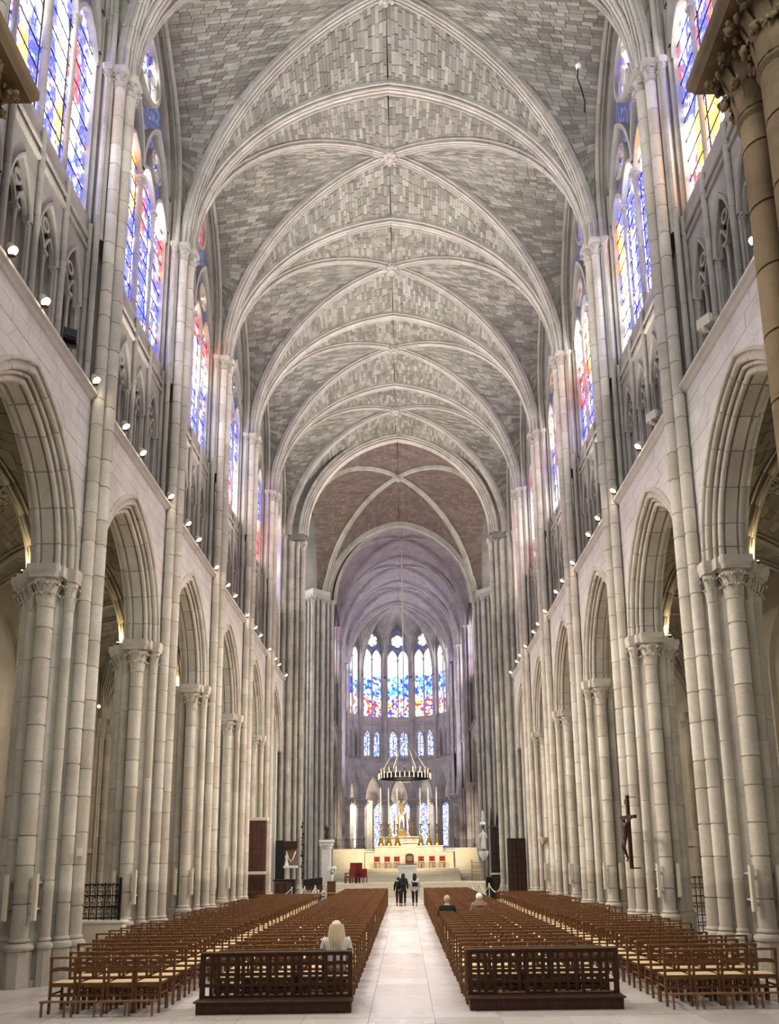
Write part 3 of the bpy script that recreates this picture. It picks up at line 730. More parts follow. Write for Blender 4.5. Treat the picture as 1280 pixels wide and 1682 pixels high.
# crossing piers: big bundles of shafts
def crossing_pier(x, y, mat, label):
    root = tag(empty('crossing_pier', (x, y, 0)), label, 'pier', 'great piers of the crossing')
    R = 1.32; pl = []
    for q in range(4):
        for t in (-.46, -.23, 0, .23, .46):
            ang = q*PI/2; u = R*(1-abs(t)*.95); v = t*R*1.05
            pl.append((u*math.cos(ang)-v*math.sin(ang), u*math.sin(ang)+v*math.cos(ang), .15 if t == 0 else .115))
    for q in range(4):
        a = q*PI/2+PI/4; pl.append((R*.72*math.cos(a), R*.72*math.sin(a), .14))
    def g():
        mb = MB()
        for i, (a, b, r) in enumerate(pl): mb.lathe(a, b, shaft_prof(r, .9, Z_VC, .7, .2+.09*i % .6), 12)
        return mb.mesh('shafts', mat, 40)
    link('shaft', cached(('xs', mat), g), root)
    def c():
        mb = MB(); n = 8; pts = [(R*.90*math.cos(PI/4*i)*(1 if i % 2 == 0 else .72), R*.90*math.sin(PI/4*i)*(1 if i % 2 == 0 else .72)) for i in range(8)]
        pr = shaft_prof(1, .5, 22.6, .7, .7); vs = [(px*k, py*k, z) for k, z in pr for px, py in pts]
        mb.add(vs, [(r*n+i, r*n+(i+1) % n, (r+1)*n+(i+1) % n, (r+1)*n+i) for r in range(len(pr)-1) for i in range(n)]); return mb.mesh('pier_core', mat)
    link('pier_core', cached(('xc', mat), c), root)
    def k():
        mb = MB()
        for a, b, r in pl: crocket(mb, a, b, Z_VC, r, .36, 5, 1.5); abacus(mb, a, b, Z_VC+.36, r*1.6, .19, .3)
        return mb.mesh('capital', mat, 40)
    link('capital', cached(('xk', mat), k), root)
    def b():
        mb = MB()
        for a, b_, r in pl:
            mb.lathe(a, b_, [(r, .95), (r*1.3, .9), (r*1.1, .85), (r*1.6, .78), (r*1.4, .7)], 10); rr = r*1.5
            mb.prism([(a+rr*math.cos(PI/8+PI/4*i), b_+rr*math.sin(PI/8+PI/4*i)) for i in range(8)], 0, .72)
        mb.prism([(R*1.0*math.cos(PI/4*i), R*1.0*math.sin(PI/4*i)) for i in range(8)], 0, .6)
        return mb.mesh('pier_base', mat, 40)
    link('pier_base', cached(('xb', mat), b), root)
YC0, YC1 = 48.2, 60.2
for s in (-1, 1):
    crossing_pier(s*7.2, YC0, 'grey', 'tall bundled pier at the near corner of the crossing, %s side' % SIDE[s])
    crossing_pier(.35+s*6.8, YC1, 'choir', 'tall bundled grey pier at the far corner of the crossing, %s side' % SIDE[s])

# nave vaults
cam_p = Vector((.24, 0, 2.32))
near_key = lambda c: (c[0]-cam_p).length+(60 if c[0].y < 14 else 0)
for k in range(-1, 5):
    y0, y1 = YA+L0*k, YA+L0*(k+1)
    if k == 4: y1 = YC0-.9
    vault_bay(y0, y1, 0, 6.42, Z_VS, 6.32, 6.6, XW+.08, 23.6, 4.55, 2.70, ('web', 'mortar_d'), 'pieces' if k in (0, 1) else 'joined', arches=(k > -1, False), keep=near_key)
P_BIG = sym([(-.03, 0), (-.02, .1)]+roll(.03, .16, .06, 200, 40)[1:]+[(.1, .2)]+roll(.15, .26, .05, 200, 20)+[(.2, .3)]+roll(.25, .38, .06, 200, 20)+[(.34, .42), (.5, .42)])
vault_bay(YC0-.9, YC1+.6, .1, 5.6, Z_VS, 6.35, 7.1, 6.4, 23.0, 5.1, 6.2, ('web_cross', 'mortar_d'), 'joined', arches=(True, True), ncx=40, nside=44, pT=P_BIG, ribm='grey')
for k in range(3):
    y0 = 61.3+6.4*k
    vault_bay(y0 if k else YC1+.6, y0+6.4, CX(y0+3.2), 5.15, Z_VS, 6.32, 6.6, XC+.08, 23.6, 4.55, 2.9, ('web_choir', 'mortar_d'), 'joined', arches=(k > 0, k == 2), ribm='choir')
for yy, a_, xc_, m_ in ((YC0-1.1, 5.75, .1, 'web'), (YC1+.6, 5.5, .25, 'web_choir')):
    mb = MB(); holed(mb, a_, 6.45, 1.12, Z_VS, 7.9, Z_VS-.3, 29.3, 0, .25, 16); me = mb.mesh('diaphragm', m_); o = link('wall_diaphragm', me, None, (xc_, yy, 0), PI/2, kind='structure')
# apse: five visible facets of a seven-sided end
YAP = 80.5; RA = 5.5; NF = 7; XA0 = CX(82)
VERT = [Vector((XA0+x, y, 0)) for x, y in ((5.4, 80.6), (5.1, 83.3), (3.85, 85.75), (1.42, 87.05), (-1.42, 87.05), (-3.85, 85.75), (-5.1, 83.3), (-5.4, 80.6))]
LF = 2.74
for i in range(NF):
    mid = (VERT[i]+VERT[i+1])/2; t = VERT[i+1]-VERT[i]; phi = math.atan2(-t.x, t.y); bay(wall_f, mid.x, mid.y, phi, LF, amat='choir', wmat='choir', tmat='choir', gmat='glass_apse')
def tg():
    mb = MB(); n, w, ys = tri_units(LF)
    for y in ys: mb.box(.88, .90, y-.46, y+.46, 13.3, 16.0)
    return mb.mesh('triforium_glass', 'glass_blue')
for i in (2, 3, 4):
    mid = (VERT[i]+VERT[i+1])/2; t = VERT[i+1]-VERT[i]; link('triforium_glass', cached('tg', tg), wall_f, (mid.x, mid.y, 0), math.atan2(-t.x, t.y))
ap = empty('ceiling', kind='structure'); bz = Vector((XA0, YAP+1.4, 28.4)); nn = 26; sink = {'back': MB(), 'st': MB(), 'cand': []}
def apse_rib(i, E_, r=-.12):
    c0 = Vector((XA0, 81.5, 0)); d = (VERT[i]-c0).normalized(); v = VERT[i]+d*r; v.z = Z_VS; return [Vector((v.x+(bz.x-v.x)*e, v.y+(bz.y-v.y)*e, Z_VS+(bz.z-Z_VS)*H(e, 1.02))) for e in E_]
for i in range(NF+1):
    P = apse_rib(i, eps(16)); t = Vector((P[-1].x-P[0].x, P[-1].y-P[0].y, 0)).normalized(); bi = Vector((0, 0, 1)).cross(t); mb = MB()
    mb.sweep(P, fix_dir(P, bi, -t), P_DIAG, .5, (.2, 0)); link('rib', mb.mesh('rib', 'choir', 50), ap)
for i in range(NF):
    a0, a1 = VERT[i], VERT[i+1]; mid = (a0+a1)/2
    for j, (va, ri) in enumerate(((a0, i), (a1, i+1))):
        E_ = eps(nn); R_ = apse_rib(ri, E_, .05); R_ = [p+Vector((0, 0, .12)) for p in R_]; h = LF/2-.12
        F = []
        for e in E_: u = va.lerp(mid, .08+.92*e); F.append(Vector((u.x, u.y, 24.6+3.1*H(e, twoc(h, 3.1)))))
        half_web(R_, F, .5, 'joined', None, i*9+j, ap, sink, 0)
link('web_backing', sink['back'].mesh('web_backing', 'mortar_d'), ap); link('web_stones', sink['st'].mesh('web_stones', 'web_choir'), ap, kind='stuff')
# round columns and shafts of the apse
def apse_col():
    mb = MB(); mb.lathe(0, 0, [(.62, 3.2), (.62, 3.4), (.55, 3.5), (.58, 3.58), (.46, 3.66)], 16); mb.lathe(0, 0, shaft_prof(.45, 3.66, 7.75, .6, .6), 16)
    crocket(mb, 0, 0, 7.75, .45, .6, 8, 1.5); abacus(mb, 0, 0, 8.3, .78, .25, .3); return mb.mesh('column', 'choir', 40)
def apse_shaft():
    mb = MB()
    for dx, dy, r in ((-.02, 0, .12), (.07, .15, .08), (.07, -.15, .08)):
        mb.lathe(dx, dy, shaft_prof(r, 8.5, Z_VC, .9, .5), 10); crocket(mb, dx, dy, Z_VC, r, .36, 5)
    return mb.mesh('wall_shaft', 'choir', 40)
for i in range(0, NF+1):
    v = VERT[i]; a = math.atan2(v.y-81.5, v.x-XA0)
    c = link('apse_column', cached('acol', apse_col), None, (v.x+.35*math.cos(a), v.y+.35*math.sin(a), 0)); tag(c, 'round grey column with leafy capital, %s around the apse from the right' % ORD[i], 'column', 'columns round the apse')
    link('wall_shaft', cached('ash', apse_shaft), wall_f, (v.x+.0*math.cos(a), v.y+.0*math.sin(a), 0), a)

# aisles: outer walls, windows, vaults
XA = 13.0
def aisle_wall(L, gm):
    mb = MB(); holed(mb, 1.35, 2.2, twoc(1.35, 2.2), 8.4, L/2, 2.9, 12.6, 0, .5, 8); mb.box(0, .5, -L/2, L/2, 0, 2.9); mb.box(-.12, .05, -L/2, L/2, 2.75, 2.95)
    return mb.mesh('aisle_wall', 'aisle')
def aisle_resp():
    mb = MB()
    for dx, dy, r in ((-.3, 0, .15), (-.14, .26, .12), (-.14, -.26, .12), (0, .46, .1), (0, -.46, .1)):
        mb.lathe(dx, dy, [(r*1.5, 0), (r*1.5, .7), (r*1.2, .8), (r, .9)], 12); mb.lathe(dx, dy, shaft_prof(r, .9, Z_CAP, .7, .4), 12)
        crocket(mb, dx, dy, Z_CAP, r, .55, 6); abacus(mb, dx, dy, 8.17, r*1.8, .3, .3)
    mb.box(-.18, .3, -.5, .5, 0, 12); return mb.mesh('aisle_respond', 'aisle', 40)
aw = aisle_wall(L0, 0); ar = aisle_resp()
def aisle_win():
    mb = MB(); p = arch_pts(1.33, 2.15, twoc(1.33, 2.2), 8); q = [(0, -1.33, 2.95)]+[(0, u, 8.4+h) for u, h in p]+[(0, 1.33, 2.95)]; mb.add(q, [tuple(range(len(q)))]); return mb.mesh('window_glass', 'glass_plain')
def aisle_trac():
    mb = MB()
    for sg in (-1, 1): arc_bar(mb, sg*.66, 8.2, .64, .9, 8, .8, .25)
    ring_bar(mb, 0, 9.5, .45, 16, .8, .25, foils=4); arc_bar(mb, 0, 8.4, 1.32, 2.15, 10, 1, .25); mb.box(.16, .36, -.05, .05, 2.9, 8.5)
    z = 3.5
    while z < 8.3: mb.box(.28, .31, -1.33, 1.33, z-.012, z+.012); z += .5
    return mb.mesh('window_tracery', 'wall', 40)
awg, awt = aisle_win(), aisle_trac()
AW = {s: empty('wall_aisle_%s' % SIDE[s], kind='structure') for s in (-1, 1)}
for s in (-1, 1):
    for k in (-2, -3): px, py, rz = at_side(s, XA, YA+L0*(k+.5)); link('aisle_wall', aw, AW[s], (px, py, 0), rz)
    for k in range(-1, 5):
        px, py, rz = at_side(s, XA, YA+L0*(k+.5)); link('aisle_wall', aw, AW[s], (px, py, 0), rz)
        if s < 0 and k > 1:
            WINN[0] += 1; wn = empty('window_%d' % WINN[0], (px, py, 0), rz, kind='structure'); link('window_glass', awg, wn, (.3, 0, 0)); link('window_tracery', awt, wn)
        else:
            mb = MB(); mb.box(.2, .5, -1.4, 1.4, 2.9, 10.8); link('blind_panel', mb.mesh('blind_panel', 'aisle'), AW[s], (px, py, 0), rz)
        px, py, rz = at_side(s, XA, YA+L0*k); link('aisle_respond', ar, AW[s], (px, py, 0), rz)
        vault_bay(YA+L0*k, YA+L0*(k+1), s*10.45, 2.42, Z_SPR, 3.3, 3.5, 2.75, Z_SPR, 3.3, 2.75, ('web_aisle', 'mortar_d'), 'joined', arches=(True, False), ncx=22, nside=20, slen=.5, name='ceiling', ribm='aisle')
# shell: floor slab, ends, roof, transept
mb = MB(); mb.box(-21, 21, -8, 98, -.3, -.03); link('floor_bed', mb.mesh('floor_bed', 'mortar'), kind='structure')
mb = MB(); mb.box(-21, 21, -8.5, -8, 0, 32); wb = link('wall_back', mb.mesh('wall_back', 'wall'), kind='structure')
mb = MB(); mb.lathe(0, 0, [(.01, 0), (4.6, 0)], 32); m_ = mb.mesh('rose_window_glass', 'glass_west'); g_ = link('rose_glass', m_, wb, (0, -7.9, 21)); g_.rotation_euler = (PI/2, 0, 0)
mb = MB()
for s in (-1, 1):
    mb.box(min(s*13.5, s*14), max(s*13.5, s*14), -8, 46.5, 0, 13); mb.box(min(s*7.7, s*14), max(s*7.7, s*14), -8, 46.5, 13, 13.3)
    mb.box(min(s*21, s*21.5), max(s*21, s*21.5), 46, 98, 0, 30); mb.box(min(s*7, s*21), max(s*7, s*21), 46.2, 46.5, 0, 30); mb.box(min(s*7.9, s*21), max(s*7.9, s*21), 61.6, 61.9, 0, 30)
link('wall_outer', mb.mesh('wall_outer', 'wall'), kind='structure')
mb = MB(); mb.box(-21.5, 21.5, -8.5, 98, 30, 30.4); mb.box(-7.4, 7.4, -8, 11.3, 29.2, 29.5)
for s in (-1, 1): mb.box(min(s*7.6, s*7.9), max(s*7.6, s*7.9), -8, 98, 29.1, 30)
mb.box(-21, 21, 97.6, 98, 0, 30); link('ceiling_roof', mb.mesh('ceiling_roof', 'mortar'), kind='structure')
for s in (-1, 1):
    mb = MB(); mb.box(-.05, .05, -4.5, 4.5, 12, 25); WINN[0] += 1; link('window_%d' % WINN[0], mb.mesh('transept_window', 'glass_trans'), None, (s*20.9, 54, 0), kind='structure')
# ambulatory behind the apse: outer wall with chapel windows, low vault
mb = MB(); n = 24; R1 = 11.8
for r_, z0, z1 in ((R1, 0, 12),):
    vs = []
    for i in range(n+1):
        a = PI*i/n; vs += [(r_*math.cos(a), YAP+r_*math.sin(a), z0), (r_*math.cos(a), YAP+r_*math.sin(a), z1)]
    mb.add(vs, [(2*i, 2*i+1, 2*i+3, 2*i+2) for i in range(n)])
vs = []
for i in range(n+1):
    a = PI*i/n
    for j in range(7): rr = RA+1.6+(R1-RA-1.6)*j/6; vs.append((rr*math.cos(a), YAP+rr*math.sin(a), 9.6+2.6*math.cos(PI/2*j/6)))
mb.add(vs, [(i*7+j, i*7+j+1, (i+1)*7+j+1, (i+1)*7+j) for i in range(n) for j in range(6)])
for s in (-1, 1): mb.box(min(s*R1, s*(R1+.2)), max(s*R1, s*(R1+.2)), 61.8, YAP, 0, 12); mb.box(min(s*7.4, s*R1), max(s*7.4, s*R1), 61.8, YAP, 11.6, 11.9)
link('wall_ambulatory', mb.mesh('wall_ambulatory', 'choir'), kind='structure')
for i, deg in enumerate((35, 52, 66, 78, 86.5, 94, 103, 116, 128, 146)):
    a = math.radians(deg); WINN[0] += 1; wn = empty('window_%d' % WINN[0], ((R1-.15)*math.cos(a), YAP+(R1-.15)*math.sin(a), 0), a, kind='structure')
    def aw_(): 
        mb = MB(); q = [(0, -.55, 3.7)]+[(0, u, 7.6+h) for u, h in arch_pts(.55, .9, twoc(.55, .9), 6)]+[(0, .55, 3.7)]; mb.add(q, [tuple(range(len(q)))]); return mb.mesh('chapel_glass', 'glass_blue' )
    def af_():
        mb = MB(); path = [(0, -.6, 3.6)]+[(0, u, 7.6+h) for u, h in arch_pts(.6, 1.0, twoc(.6, 1.0), 6)]+[(0, .6, 3.6)]; mb.sweep(path, (1, 0, 0), [(p_*1.2, q_) for p_, q_ in BARS])
        for z in (4.6, 5.5, 6.4, 7.3): mb.box(-.03, 0, -.55, .55, z-.02, z+.02)
        for z in (4.15, 5.05, 5.95, 6.85): ring_bar(mb, 0, z, .36, 14, .35, -.02)
        mb.box(-.03, 0, -.02, .02, 3.7, 8); return mb.mesh('window_frame', 'choir', 40)
    link('chapel_glass', cached('chg', aw_) if deg not in (128, 116) else cached('chp', lambda: (lambda m: (m.materials.clear(), m.materials.append(M['glass_plain']), m)[2])(aw_())), wn); link('window_frame', cached('chf', af_), wn)
for dg_, en, c3 in ((60, 70, (.9, .9, 1)), (90, 90, (1, .9, .75)), (118, 130, (1, .86, .6)), (140, 90, (1, .88, .66))):
    L = bpy.data.lights.new('ambulatory_lamp', 'POINT'); L.energy = en; L.color = c3; L.shadow_soft_size = .4; a = math.radians(dg_)
    lo = bpy.data.objects.new('ambulatory_lamp', L); C.objects.link(lo); lo.location = (8.9*math.cos(a), YAP+8.9*math.sin(a), 7.5)
# chapel shafts in the ambulatory
def amb():
    mb = MB()
    for dx in (-.2, 0, .2): mb.lathe(dx, 0, shaft_prof(.11, 3.3, 8.2, .7, .3), 10); crocket(mb, dx, 0, 8.2, .11, .5, 5)
    return mb.mesh('shafts', 'pier', 40)
am = amb()
for i, deg in enumerate((60, 72.5, 82, 90.5, 99, 110, 122, 136)):
    a = math.radians(deg); link('wall_shaft', am, wall_f, (10.4*math.cos(a), YAP+10.4*math.sin(a), 0), a+PI/2)

# ---------------------------------------------------------------- foreground columns of the west bay
def west_pier(s):
    root = tag(empty('west_pier', (5.02 if s > 0 else -5.44, 9.0, 0)), ('huge dark-lit foreground column with deeply carved leaf capital at the right edge' if s > 0 else 'carved leaf capital and moulded arch foot of the foreground pier, upper left corner'), 'pier', None)
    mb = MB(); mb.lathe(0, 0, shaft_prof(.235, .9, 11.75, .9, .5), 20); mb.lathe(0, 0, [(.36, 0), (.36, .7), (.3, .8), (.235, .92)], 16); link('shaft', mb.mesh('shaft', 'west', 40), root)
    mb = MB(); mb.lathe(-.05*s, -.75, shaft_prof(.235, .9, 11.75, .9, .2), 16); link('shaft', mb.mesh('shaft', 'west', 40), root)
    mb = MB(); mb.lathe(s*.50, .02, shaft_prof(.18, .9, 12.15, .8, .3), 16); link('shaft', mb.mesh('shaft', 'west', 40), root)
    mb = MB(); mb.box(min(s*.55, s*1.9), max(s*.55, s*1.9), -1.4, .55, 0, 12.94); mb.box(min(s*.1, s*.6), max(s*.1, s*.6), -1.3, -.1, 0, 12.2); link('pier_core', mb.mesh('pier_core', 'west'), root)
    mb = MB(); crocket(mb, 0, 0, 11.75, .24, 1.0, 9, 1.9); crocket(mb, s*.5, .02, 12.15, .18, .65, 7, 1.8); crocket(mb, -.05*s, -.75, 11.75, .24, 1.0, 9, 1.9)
    r = random.Random(4+s)
    for cx_, cy_, rr0, z0_, hh in ((0, 0, .24, 11.75, 1.0), (-.05*s, -.75, .24, 11.75, 1.0), (s*.5, .02, .18, 12.15, .62)):
        for tier, (zz, rr, n) in enumerate(((.45, 1.55, 7), (.82, 2.15, 8))):
            for i in range(n):
                a = 2*PI*(i+.5*tier)/n; c0 = Vector((cx_+rr0*rr*math.cos(a), cy_+rr0*rr*math.sin(a), z0_+hh*zz))
                for q in range(9):
                    d = Vector((r.gauss(0, 1), r.gauss(0, 1), r.gauss(0, 1))).normalized()*r.uniform(.03, .085); p = c0+d
                    mb.sphere(tuple(p), r.uniform(.018, .036), r.uniform(.7, 1.4), r.uniform(.7, 1.4), r.uniform(.7, 1.5), 6, 4)
                mb.sphere(tuple(c0), .06, 1, 1, 1.2, 7, 5)
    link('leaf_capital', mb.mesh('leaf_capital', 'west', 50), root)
    mb = MB(); pr = [(.88, 12.70), (.92, 12.76), (.98, 12.80), (1, 12.83), (1, 12.95)]
    x0, x1, ya, yb = (-.68, 1.9, -1.7, .52) if s > 0 else (-1.9, .68, -1.7, .52); cx, cy_ = (x0+x1)/2, (ya+yb)/2
    base = [(x0, ya), (x1, ya), (x1, yb), (x0, yb)]; vs = []
    for k, z in pr:
        o = (1-k)*.6
        for (a, b), (ox, oy) in zip(base, ((1, 1), (-1, 1), (-1, -1), (1, -1))): vs.append((a+ox*o, b+oy*o, z))
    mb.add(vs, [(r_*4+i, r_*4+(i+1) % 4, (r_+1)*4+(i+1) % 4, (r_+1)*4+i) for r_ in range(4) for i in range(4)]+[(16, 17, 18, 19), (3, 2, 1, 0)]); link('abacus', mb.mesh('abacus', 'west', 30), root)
    # foot of the great arch rising over the nave
    mb = MB(); pr = sym([(-.03, 0)]+roll(.05, .1, .1, 200, 20)+[(.16, .2)]+roll(.24, .3, .1, 200, 20)+[(.36, .4)]+roll(.46, .5, .1, 200, 20)+[(.6, .62), (.9, .64)])
    P = [Vector((s*(-.53-5.0*e), -.78, 12.93+7.2*H(e, 1.25))) for e in eps(12)[:9]]
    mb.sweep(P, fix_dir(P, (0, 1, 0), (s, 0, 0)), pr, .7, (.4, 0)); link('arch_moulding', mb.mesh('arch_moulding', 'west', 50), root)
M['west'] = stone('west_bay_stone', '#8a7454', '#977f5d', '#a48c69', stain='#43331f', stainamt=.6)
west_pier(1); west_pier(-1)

# ---------------------------------------------------------------- floor tiles
ft = empty('floor', kind='structure'); cand = []; rj = random.Random(11)
xs = [-14.2+.98*i for i in range(30)]; y = 4.0; row = 0
while y < 53.2:
    dy = rj.choice((.85, 1.05, 1.25)) if y > 9 else 1.0; off = rj.uniform(-.0, .0) if True else 0
    for i in range(29):
        x0 = xs[i]+.15; x1 = xs[i+1]+.15
        if abs((x0+x1)/2) > 14: continue
        sh = (rj.uniform(-.25, .25)) if abs(x0) > 1.8 else 0
        cand.append((x0, x1, y, min(y+dy, 53.2)))
    y += dy; row += 1
def px_size(c):
    x, yy = (c[0]+c[1])/2, (c[2]+c[3])/2
    vis = yy > 11.0 and abs(x-.24) < yy*.47 and not (13.8 < yy < 46 and (1.2 < x < 6.2 or -5.6 < x < -.75))
    return (0 if vis else 1, yy)
cand.sort(key=px_size); tm = MB()
for i, (x0, x1, ya, yb) in enumerate(cand):
    z = rj.uniform(-.0015, 0); g = .003
    if i < 300:
        key = ('tile', round(x1-x0, 2), round(yb-ya, 2))
        def tl(): mb = MB(); mb.box(g, x1-x0-g, g, yb-ya-g, -.03, 0); return mb.mesh('tile', 'floor')
        link('tile', cached(key, tl), ft, (x0, ya, z))
    else: tm.box(x0+g, x1-g, ya+g, yb-g, -.03, z)
link('paving', tm.mesh('paving', 'floor'), ft, kind='stuff')

# ---------------------------------------------------------------- steps, sanctuary platform
st_ = empty('chancel_steps', (0, 0, 0)); tag(st_, 'flight of wide pale stone steps rising from the aisle to the altar platform', 'steps')
def slab(name, x0, x1, y0, y1, z0, z1, m, parent, ch=.01): mb = MB(); mb.box(x0, x1, y0, y1, z0, z1); return link(name, mb.mesh(name, m), parent)
z = 0
for i, yy in enumerate((52.9, 53.35, 53.8, 54.25, 54.7)):
    slab('step', -5.6, 6.1, yy, 66 if i == 4 else yy+.5, z if i else -.03, z+.16, 'lime', st_); z += .16
for i, yy in enumerate((59.6, 60.1, 60.6, 61.1, 61.6)):
    slab('step', -2.95+.0*i, 4.2, yy, 66, z, z+.17, 'lime', st_); z += .17
ZP = z  # 1.65
cw = empty('crypt_wall', (0, 0, 0)); tag(cw, 'stepped cream stone wall behind the row of red chairs', 'wall')
slab('wall_wing', -2.92, 4.1, 66.1, 66.9, .8, 2.92, 'lime', cw); slab('wall_shoulder', -2.14, 3.28, 66.05, 66.95, .8, 3.32, 'lime', cw); slab('wall_centre', .09, 1.16, 66.0, 67, .8, 3.62, 'lime', cw)
slab('coping', -2.2, .05, 66.0, 67.0, 3.32, 3.40, 'marble', cw); slab('coping', 1.2, 3.34, 66.0, 67.0, 3.32, 3.40, 'marble', cw); slab('coping', -.1, 1.35, 65.9, 67.1, 3.62, 3.72, 'marble', cw)
slab('coping', -2.98, -2.2, 66.05, 66.95, 2.92, 2.99, 'marble', cw); slab('coping', 3.34, 4.18, 66.05, 66.95, 2.92, 2.99, 'marble', cw)
slab('choir_floor', -11, 11, 67.0, 97, 0, 3.2, 'choir', None)['kind'] = 'structure'
for s in (-1, 1):
    sw = empty('choir_stair', (0, 0, 0)); tag(sw, 'short %s stone stair climbing beside the crypt wall' % ('left-hand' if s < 0 else 'right-hand'), 'steps')
    x0, x1 = (-5.6, -2.95) if s < 0 else (4.2, 6.0)
    for i in range(10): slab('step', x0, x1, 62+.48*i, 67, .8+.24*i, .8+.24*(i+1), 'lime', sw)

# ---------------------------------------------------------------- ledge floodlights
def m_lamp():
    mb = MB(); mb.mat(0).box(-.07, .07, -.03, .03, 0, .03); mb.bar((-.06, 0, .02), (-.06, 0, .16), .012); mb.bar((.06, 0, .02), (.06, 0, .16), .012); return mb.mesh('bracket', 'iron')
def m_lamph():
    mb = MB(); mb.lathe(0, 0, [(.02, .10), (.06, .09), (.085, .02), (.095, -.06)], 12); return mb.mesh('lamp_housing', 'speaker', 40)
def m_bulb(): mb = MB(); mb.sphere((0, 0, -.045), .082, 1, 1, .7, 10, 6); return mb.mesh('bulb', 'lamp', 60)
for s in (-1, 1):
    n = 0
    for k in range(-1, 5):
        for j, dy in enumerate((1.25, 2.6, 5.25)):
            if s > 0 and k == -1 and dy > 2: continue
            y = YA+L0*k+dy; x = s*6.60; n += 1
            if s > 0 and k == 0 and j == 0: continue
            root = tag(empty('floodlight', (x, y, 12.86)), 'small glowing floodlight on the ledge under the gallery, %s from the front on the %s' % (ORD[n-1], SIDE[s]), 'lamp', 'floodlights on the ledge')
            link('bracket', cached('lbr', m_lamp), root); h = link('lamp_housing', cached('lho', m_lamph), root, (0, 0, .16)); h.rotation_euler = (0, s*math.radians(35), 0)
            b = link('bulb', cached('lbu', m_bulb), root, (0, 0, .16)); b.rotation_euler = h.rotation_euler
            L = bpy.data.lights.new('floodlight_beam', 'SPOT'); L.energy = LAMP_W; L.color = (1, .91, .78); L.spot_size = math.radians(105); L.spot_blend = 1; L.shadow_soft_size = .12
            lo = bpy.data.objects.new('floodlight_beam', L); C.objects.link(lo); lo.parent = root; lo.location = (-s*.2, 0, .14)
            lo.rotation_euler = Vector((-s*8, -.5, -8) if j != 1 else (-s*6, .5, 11)).to_track_quat('-Z', 'Y').to_euler()
            if j == 1: L.energy = LAMP_W*1.15; L.color = (1, .95, .87)
def cam_box(x, y, z, m, lab):
    mb = MB(); mb.box(-.13, .13, -.17, .17, .1, .33, .01); mb.box(-.15, .15, -.02, .02, 0, .12); mb.box(-.1, .1, -.20, -.17, .13, .3); return tag(link('floodlight_box', mb.mesh('floodlight_box', m), None, (x, y, z), .5), lab, 'lamp')
cam_box(-6.62, 15.15, 12.86, 'black', 'black unlit box floodlight on the ledge of the nearest left bay')
cam_box(6.62, 14.95, 12.86, 'speaker', 'grey unlit box floodlight on the ledge of the nearest right bay')
cam_box(6.62, 18.6, 12.86, 'speaker', 'small grey unlit spotlight on the ledge of the second right bay')

# ---------------------------------------------------------------- chairs
CH = .435
def c_post(): mb = MB(); mb.add([], []); mb.bar((0, -.03, .835), (0, 0, .43), .036); mb.bar((0, 0, .45), (0, -.02, 0), .036); return mb
def c_top(): mb = MB(); mb.box(-.215, .215, -.065, .015, .835, .865, .008); return mb
def c_slat():
    mb = MB(); n = 8; vs = []
    for i in range(n+1):
        x = -.185+.37*i/n; h = .025*math.sin(PI*i/n)
        for yy in (-.03, -.012):
            for zz in (.63, .685): vs.append((x, yy, zz+h*(1 if zz > .65 else .75)))
    mb.add(vs, [(4*i+a, 4*i+b, 4*i+4+b, 4*i+4+a) for i in range(n) for a, b in ((0, 1), (1, 3), (3, 2), (2, 0))]+[(0, 1, 3, 2), (4*n, 4*n+1, 4*n+3, 4*n+2)]); return mb
def c_rail(z, y, w=.37, h=.032, t=.022): mb = MB(); mb.box(-w/2, w/2, y-t/2, y+t/2, z, z+h); return mb
def c_side(z): mb = MB(); mb.box(-.011, .011, 0, .39, z, z+.028); return mb
def c_leg(): mb = MB(); mb.bar((0, .39, .44), (0, .385, 0), .034); return mb
def c_seat():
    mb = MB(); mb.box(-.2, .2, -.005, .40, .425, .462, .006); mb.mat(0); return mb
def c_straw(): mb = MB(); mb.add([(-.19, .015, .462), (.19, .015, .462), (.19, .385, .462), (-.19, .385, .462), (0, .2, .474)], [(0, 1, 4), (1, 2, 4), (2, 3, 4), (3, 0, 4)]); return mb
def c_kneel():
    mb = MB(); mb.box(-.215, .215, -.34, -.26, .215, .238, .006); mb.bar((-.18, -.31, .215), (-.18, -.31, 0), .03); mb.bar((.18, -.31, .215), (.18, -.31, 0), .03)
    for x in (-.18, .18): mb.bar((x, -.28, .2), (x, 0, .2), .022)
    return mb
PARTS = [('back_post', c_post, 'wood', (-.195, 0, 0)), ('back_post', c_post, 'wood', (.195, 0, 0)), ('top_rail', c_top, 'wood', (0, 0, 0)), ('arched_slat', c_slat, 'wood', (0, 0, 0)),
         ('seat_frame', c_seat, 'wood', (0, 0, 0)), ('rush_seat', c_straw, 'straw', (0, 0, 0)), ('leg', c_leg, 'wood', (-.18, 0, 0)), ('leg', c_leg, 'wood', (.18, 0, 0)),
         ('back_rail', lambda: c_rail(.40, -.01, h=.045), 'wood', (0, 0, 0)), ('stretcher', lambda: c_rail(.255, -.01), 'wood', (0, 0, 0)), ('stretcher', lambda: c_rail(.22, .385), 'wood', (0, 0, 0)),
         ('stretcher', lambda: c_side(.27), 'wood', (-.19, 0, 0)), ('stretcher', lambda: c_side(.27), 'wood', (.19, 0, 0)), ('kneeler', c_kneel, 'wood_l', (0, 0, 0))]
pm = [(n, f().mesh(n, m), l) for n, f, m, l in PARTS]
allc = MB()
